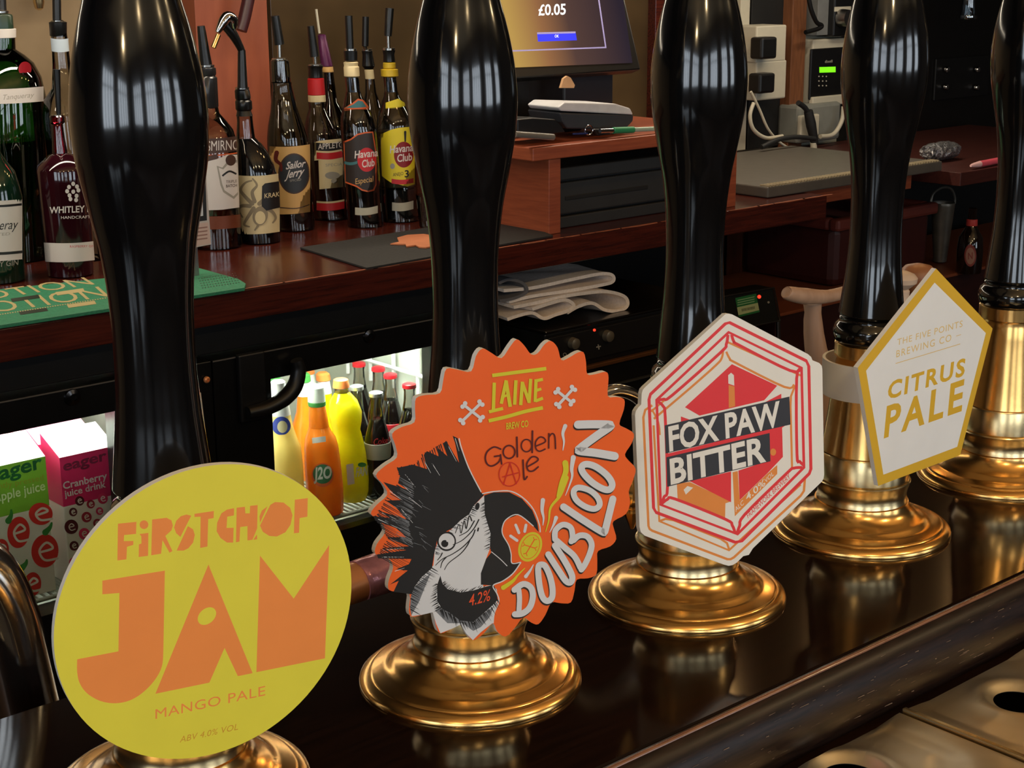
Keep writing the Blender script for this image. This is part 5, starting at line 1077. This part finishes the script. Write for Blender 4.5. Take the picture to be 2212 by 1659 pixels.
b.body('juice', [(920, 21, 689), (932, 26, 690), (945, 33, 692), (965, 37, 694), (1000, 39, 697), (1060, 40, 702), (1085, 38, 704)], ORJ, 36, 706)
b.part('neck', [(875, 17, 685), (876, 18, 685), (921, 22, 689), (922, 10, 689)], ORJ); b.part('neck_foil', [(832, 14, 682), (836, 18, 682), (866, 19, 684), (867, 18, 684)], ink('foil_white', (220, 224, 214)), 24); b.part('green_band', [(866, 18, 684), (867, 19.4, 684), (875, 19.4, 685), (876, 18, 685)], LGR, 24)
p = b.print(1024, 40.3, 699); p.ell(697, 1026, 24, 26, ink('logo_ring_orange', (210, 96, 50)), 'logo_halo'); p.ell(697, 1024, 21, 21, ink('logo_green', (60, 112, 76)), 'logo_disc'); p.text('J2O', (678, 1036), (716, 1032), (679, 1010), LW, 'logo_text', .03); p.poly([(674, 946), (703, 942), (704, 954), (675, 958)], LW, 'shine_label'); p.build(b.t)
b = FB('juice_bottle', 'pale yellow juice bottle with blue round pear logo in the fridge', (622, 1120), GRP)
b.body('juice', [(900, 22, 606), (925, 26, 608), (950, 32, 611), (965, 37, 613), (1000, 39, 615), (1060, 39, 618)], PYJ, 38, 622)
b.part('neck', [(855, 15, 602), (856, 17, 602), (901, 22, 606), (902, 10, 606)], PYJ); b.part('white_label', [(850, 15, 602), (852, 18, 602), (895, 22, 606), (896, 20, 606)], LW, 24); b.part('cap', [(822, 12, 600), (825, 16, 600), (848, 17, 602), (850, 14, 602)], LW, 24)
p = b.print(920, 27, 608); p.ell(608, 920, 20, 20, ink('pear_blue', (52, 66, 150)), 'logo_disc'); p.ell(610, 922, 11, 13, LC, 'pear_emblem'); p.build(b.t)
for k, (base, top, lab, mt, cm) in enumerate((((662, 1030), (655, 810), 'orange juice bottle in the second row behind the round logo bottle', ORJ, LGR), ((600, 1040), (590, 812), 'orange juice bottle behind the fridge door handle', ORJ, LGR), ((690, 980), (663, 795), 'orange capped juice bottle in the back row of the fridge', ORJ, ink('cap_orange', (236, 130, 60))), ((722, 1010), (697, 808), 'yellow soda bottle in the second row of the fridge', YFA, ink('cap_orange', (236, 130, 60))))):
    b = FB('juice_bottle', lab, base, GRP); hh = base[1]-top[1]; f_ = lambda u: (top[1]+hh*u, top[0]+(base[0]-top[0])*u)
    def R_(u, w): y, c = f_(u); return (y, w, c)
    b.body('juice', [R_(.20, 14), R_(.35, 17), R_(.45, 24), R_(.55, 32), R_(.75, 35)], mt, 33); b.part('neck', [R_(.06, 12), R_(.07, 13), R_(.20, 15), R_(.21, 10)], ink('foil_white', (220, 224, 214)), 24); b.part('crown_cap', [R_(-.02, 10), R_(0, 15), R_(.06, 16), R_(.07, 12)], cm, 24)
# cola bottles: one contour bottle and its copies
COLA = M('cola', (16, 9, 8), .07, coat=.5, var=.2)
hK = .197; sK = hK/.232; kp = [(.0245, 0), (.0270, .003), (.0278, .03), (.0262, .055), (.0250, .075), (.0272, .10), (.0282, .115), (.0262, .135), (.0210, .155), (.0160, .172)]
def cola(capx, capy, lab, capmat, band=None):
    q = px(capx, capy, 2, zs+hK); B = Vector((q.x, q.y, zs+.0003)); K = lambda pr: [(r*sK, z*sK) for r, z in pr]; t = thing('cola_bottle', B, lab, 'bottle', 'cola bottles in the fridge')
    lathe('cola', K(kp+[(.0155, .173)]), B, COLA, t, 28); lathe('neck', K([(.0155, .173), (.0160, .174), (.0128, .195), (.0118, .215), (.0128, .218), (.0128, .222)]), B, CLEAR, t, 24); lathe('crown_cap', K([(.0150, .222), (.0156, .224), (.0150, .230), (.0110, .232)]), B, capmat, t, 24)
    if band: lathe('label_band', K([(.0266, .088), (.0276, .089), (.0290, .113), (.0286, .122), (.0276, .123)]), B, band, t, 28)
    return t, B
RC = M('red_cap', (190, 28, 38), .35); SV = M('silver_cap', (190, 192, 196), .3, .8); GB = ink('grey_band', (150, 146, 132)); RB = ink('red_band_label', (190, 30, 40))
t, B_ = cola(812, 846, 'cola bottle with silver cap and grey label nearest the orange badge', SV, GB)
p = Print(cyl_map(B_, .0292*sK), full, maxlen=3.2); p.text('Coke', (806, 962), (838, 957), (808, 948), LR, 'script_text', .01); p.build(t)
for x, y, lab, cm, bd in ((770, 832, 'cola bottle with silver cap beside the yellow soda', SV, None), (775, 782, 'red capped cola bottle farthest back left of the cola row', RC, None), (817, 792, 'red capped cola bottle second of the row from the left', RC, None), (843, 807, 'red capped cola bottle third of the row from the left', RC, RB), (884, 828, 'red capped cola bottle at the right by the orange badge edge', RC, RB)):
    cola(x, y, lab, cm, bd)
# ================================================================== GLASSWASHER, TOWEL, APPLIANCES
YWs = 2.13; c0 = px(1180, 717, 1, YWs); wz = c0.z; wxl = c0.x; wxr = px(1538, 690, 1, YWs).x
gw = thing('glasswasher', (wxl+.2, 2.4, .1), 'black and steel glasswasher with two round knobs under the counter', 'glasswasher')
box('cabinet', wxl, wxr, YWs+.004, 2.60, 0, wz-.006, BLKPL, gw, bevel=.003); box('steel_top', wxl-.001, wxr, YWs, 2.60, wz-.0055, wz, M('dark_steel_top', (96, 92, 88), .25, 1, var=.1, ns=12), gw, bevel=.002)
zl = px(1272, 792, 1, YWs).z
box('control_panel', wxl+.003, wxr-.003, YWs-.004, YWs+.0035, zl+.015, wz-.012, M('panel_black', (24, 23, 23), .35), gw)
box('brass_strip', wxl+.02, wxr-.003, YWs-.008, YWs+.0035, zl-.004, zl+.004, M('strip_bronze', (150, 100, 62), .35, .8), gw); box('lower_strip', wxl+.02, wxr-.003, YWs-.006, YWs+.0035, zl-.05, zl-.046, GREYPL, gw)
KN = M('knob_grey', (128, 120, 104), .35, .6)
for x, y in ((1236, 741), (1310, 725)):
    c = px(x, y, 1, YWs-.004); v, f = lathe_g([(.006, -.013), (.0105, -.011), (.0115, 0)], (0, 0, 0), 24); mesh('knob', [Vector((p_.x, p_.z, p_.y))+c for p_ in v], [g[::-1] for g in f], KN, gw, smooth=True)
Pp = Print(plane_map((0, YWs-.0043, 0), (0, -1, 0)), full)
Pp.ell(1284, 713, 3, 3, M('red_led', (230, 50, 30), .4, emis=2), 'indicator_light'); Pp.stroke([(1288, 750), (1298, 748)], 2.5, LG, 'symbol', curve=0); Pp.stroke([(1292, 744), (1294, 755)], 2.5, LG, 'symbol', curve=0); Pp.ell(1220, 766, 4, 4, LG, 'ring_symbol', ring=1.2); Pp.build(gw)
tw = thing('folded_towel', px(1225, 690, 2, wz), 'folded off white bar towel on top of the glasswasher', 'towel')
def cloth(name, prof_px, th_px, mat, ya, yb, seed):
    r = random.Random(seed); P2 = cat_rom([(x, y, 0) for x, y in prof_px], 6); n = len(P2); L = []; Rr = []
    for i in range(n):
        t_ = (P2[min(i+1, n-1)]-P2[max(i-1, 0)]).normalized(); nn = Vector((-t_.y, t_.x, 0)); L.append(P2[i]+nn*th_px/2); Rr.append(P2[i]-nn*th_px/2)
    loop = L+Rr[::-1]; V, Fc = [], []; m_ = len(loop); ny = 9
    ph = r.uniform(0, 6)
    for j in range(ny):
        yy = ya+(yb-ya)*j/(ny-1)
        for q in loop:
            w = px(q.x, q.y, 1, ya); dz = .0028*math.sin(ph+j*1.3+q.x*.045)*min(1, j/2); dxx = .004*math.sin(ph*2+j*1.1+q.y*.06)*min(1, j/2)
            V.append((w.x+dxx, yy, max(w.z+dz, wz+.0006)))
    for j in range(ny-1):
        for i in range(m_):
            k = (i+1) % m_; Fc.append((j*m_+i, j*m_+k, (j+1)*m_+k, (j+1)*m_+i))
    pts0 = [Vector((q.x, q.y, 0)) for q in loop]
    for tri in tessellate_polygon([pts0]): Fc.append(tuple(tri)); Fc.append(tuple((ny-1)*m_+i for i in tri)[::-1])
    return mesh(name, V, Fc, mat, tw, smooth=True)
CL = M('towel_cotton', (242, 230, 220), .9, ns=220, var=.08, bump=.4)
cloth('upper_fold', [(1088, 628), (1150, 622), (1230, 605), (1295, 592), (1322, 594), (1324, 608), (1298, 616), (1230, 628), (1150, 640), (1100, 652)], 7, CL, 2.17, 2.42, 1)
cloth('middle_fold', [(1110, 664), (1160, 654), (1210, 642), (1260, 634), (1310, 630), (1348, 640), (1356, 658), (1340, 671), (1308, 670), (1280, 655), (1250, 662), (1225, 676)], 7, CL, 2.16, 2.42, 2)
cloth('lower_fold', [(1096, 690), (1120, 682), (1150, 676), (1175, 688), (1200, 680), (1225, 672), (1240, 660), (1222, 648), (1190, 655), (1150, 668)], 7, CL, 2.155, 2.40, 3)
cloth('grey_end', [(1078, 612), (1100, 604), (1130, 612), (1138, 630), (1112, 644), (1080, 650)], 6, M('grey_cloth', (104, 102, 104), .9, var=.1), 2.165, 2.40, 4)
# black box appliance with tilted chrome edged panel
ap = thing('ice_machine', px(1620, 720, 1, 2.2), 'black appliance with chrome edged sloping panel and green sticker', 'appliance')
YA = 2.17
q = yq([(1545, 643), (1670, 621), (1684, 692), (1560, 717)], YA)
prism('sloping_panel', q, (0, .05, .0), M('panel_dark', (28, 30, 28), .3), ap, bevel=.002)
for i in range(4): tube('chrome_edge', [q[i]+Vector((0, -.002, 0)), q[(i+1) % 4]+Vector((0, -.002, 0))], .0018, M('dull_chrome', (130, 128, 122), .3, 1), ap, 8)
Pp = Print(plane_map((0, YA-.0004, 0), (0, -1, 0)), full)
Pp.poly([(1588, 644), (1633, 634), (1641, 674), (1596, 685)], ink('sticker_green', (40, 112, 62)), 'sticker'); Pp.poly([(1592, 664), (1637, 654), (1640, 670), (1595, 681)], ink('sticker_pale', (176, 190, 140)), 'sticker_panel')
for k in range(3): Pp.poly([(1593, 648+k*5), (1630, 640+k*5), (1630, 642+k*5), (1593, 650+k*5)], ink('sticker_line', (140, 180, 130)), 'sticker_text')
for k in range(12): Pp.poly([(1602+k*2.4, 667-k*.5), (1603.2+k*2.4, 667-k*.5), (1604+k*2.4, 673-k*.5), (1602.8+k*2.4, 673-k*.5)], LK, 'barcode')
Pp.ell(1640, 641, 4, 4, M('red_led', (230, 50, 30), .4, emis=2), 'indicator_light'); Pp.ell(1660, 653, 2.5, 2.5, LG, 'rivet'); Pp.build(ap)
a = px(1545, 716, 1, YA); b_ = px(1684, 700, 1, YA)
box('body', wxr+.012, b_.x-.004, YA+.06, 2.60, 0, b_.z+.0, BLKPL, ap, bevel=.003); tube('chrome_leg', [px(1681, 694, 1, YA), px(1682, 770, 1, YA)], .005, STEEL, ap, 12)
# turned wooden things on the cupboard
WD = M('pale_turned_wood', (170, 132, 104), .5, ns=10, stretch=(8, 8, 1), rgb2=(188, 150, 122)); WD2 = M('brown_turned_wood', (146, 92, 58), .4, ns=10, rgb2=(166, 110, 74)); WD3 = M('cream_turned_wood', (206, 178, 154), .45, ns=10, rgb2=(218, 192, 168))
wb = thing('work_bench', (1.7, 1.0, 0), 'low steel work bench hidden behind the bar ledge', 'work bench')
ZW = .80
box('bench_top', .9, 2.6, .84, 1.24, ZW-.03, ZW, STEEL, wb); box('bench_body', .92, 2.58, .86, 1.22, 0, ZW-.03, GREYPL, wb)
def on_bench(x, Y):
    # column x at distance Y, standing on the bench
    c = px(x, 900, 1, Y); return Vector((c.x, Y, ZW+.0005))
Bm = on_bench(1774, 1.16); ml = thing('wooden_mallet', Bm, 'pale wooden mallet standing head up between the red and white badges', 'mallet')
rb = proj(Bm)[1]
lathe_px('handle', Bm, [(rb-.5, 30, 1780), (rb-4, 32, 1780), (812, 29, 1772), (780, 27, 1768), (750, 24, 1762), (720, 22, 1758), (690, 20, 1756), (675, 18, 1756), (655, 20, 1755)], WD, ml)
tube('head', pp([(1698, 632), (1704, 634), (1740, 640), (1790, 640), (1850, 624)], 1.16), [.006, .0085, .010, .008, .0075], WD, ml, 16, 5)
Bp = on_bench(1950, 1.14); pm = thing('pepper_mill', Bp, 'cream turned pepper mill with mushroom cap behind the white badge', 'pepper mill')
rb = proj(Bp)[1]
lathe_px('mill_body', Bp, [(rb-.5, 26, 1948), (rb-5, 28, 1948), (720, 22, 1948), (690, 19, 1947), (660, 17, 1946), (648, 19, 1946), (644, 17, 1946), (628, 19, 1946), (624, 16, 1946)], WD3, pm); lathe_px('cap', Bp, [(624, 16, 1946), (618, 24, 1946), (610, 34, 1946), (600, 36, 1946), (592, 30, 1946), (586, 16, 1946), (584, 2, 1946)], WD3, pm)
Bq_ = on_bench(1995, 1.20); pq = thing('pepper_mill', Bq_, 'brown turned pepper mill with wide knob behind the cream one', 'pepper mill')
rb = proj(Bq_)[1]
lathe_px('mill_body', Bq_, [(rb-.5, 28, 1990), (rb-5, 29, 1990), (690, 24, 1988), (640, 22, 1986), (632, 26, 1984)], WD2, pq); lathe_px('knob', Bq_, [(632, 22, 1984), (620, 36, 1984), (600, 40, 1984), (584, 38, 1984), (574, 28, 1984), (569, 8, 1984)], WD2, pq)
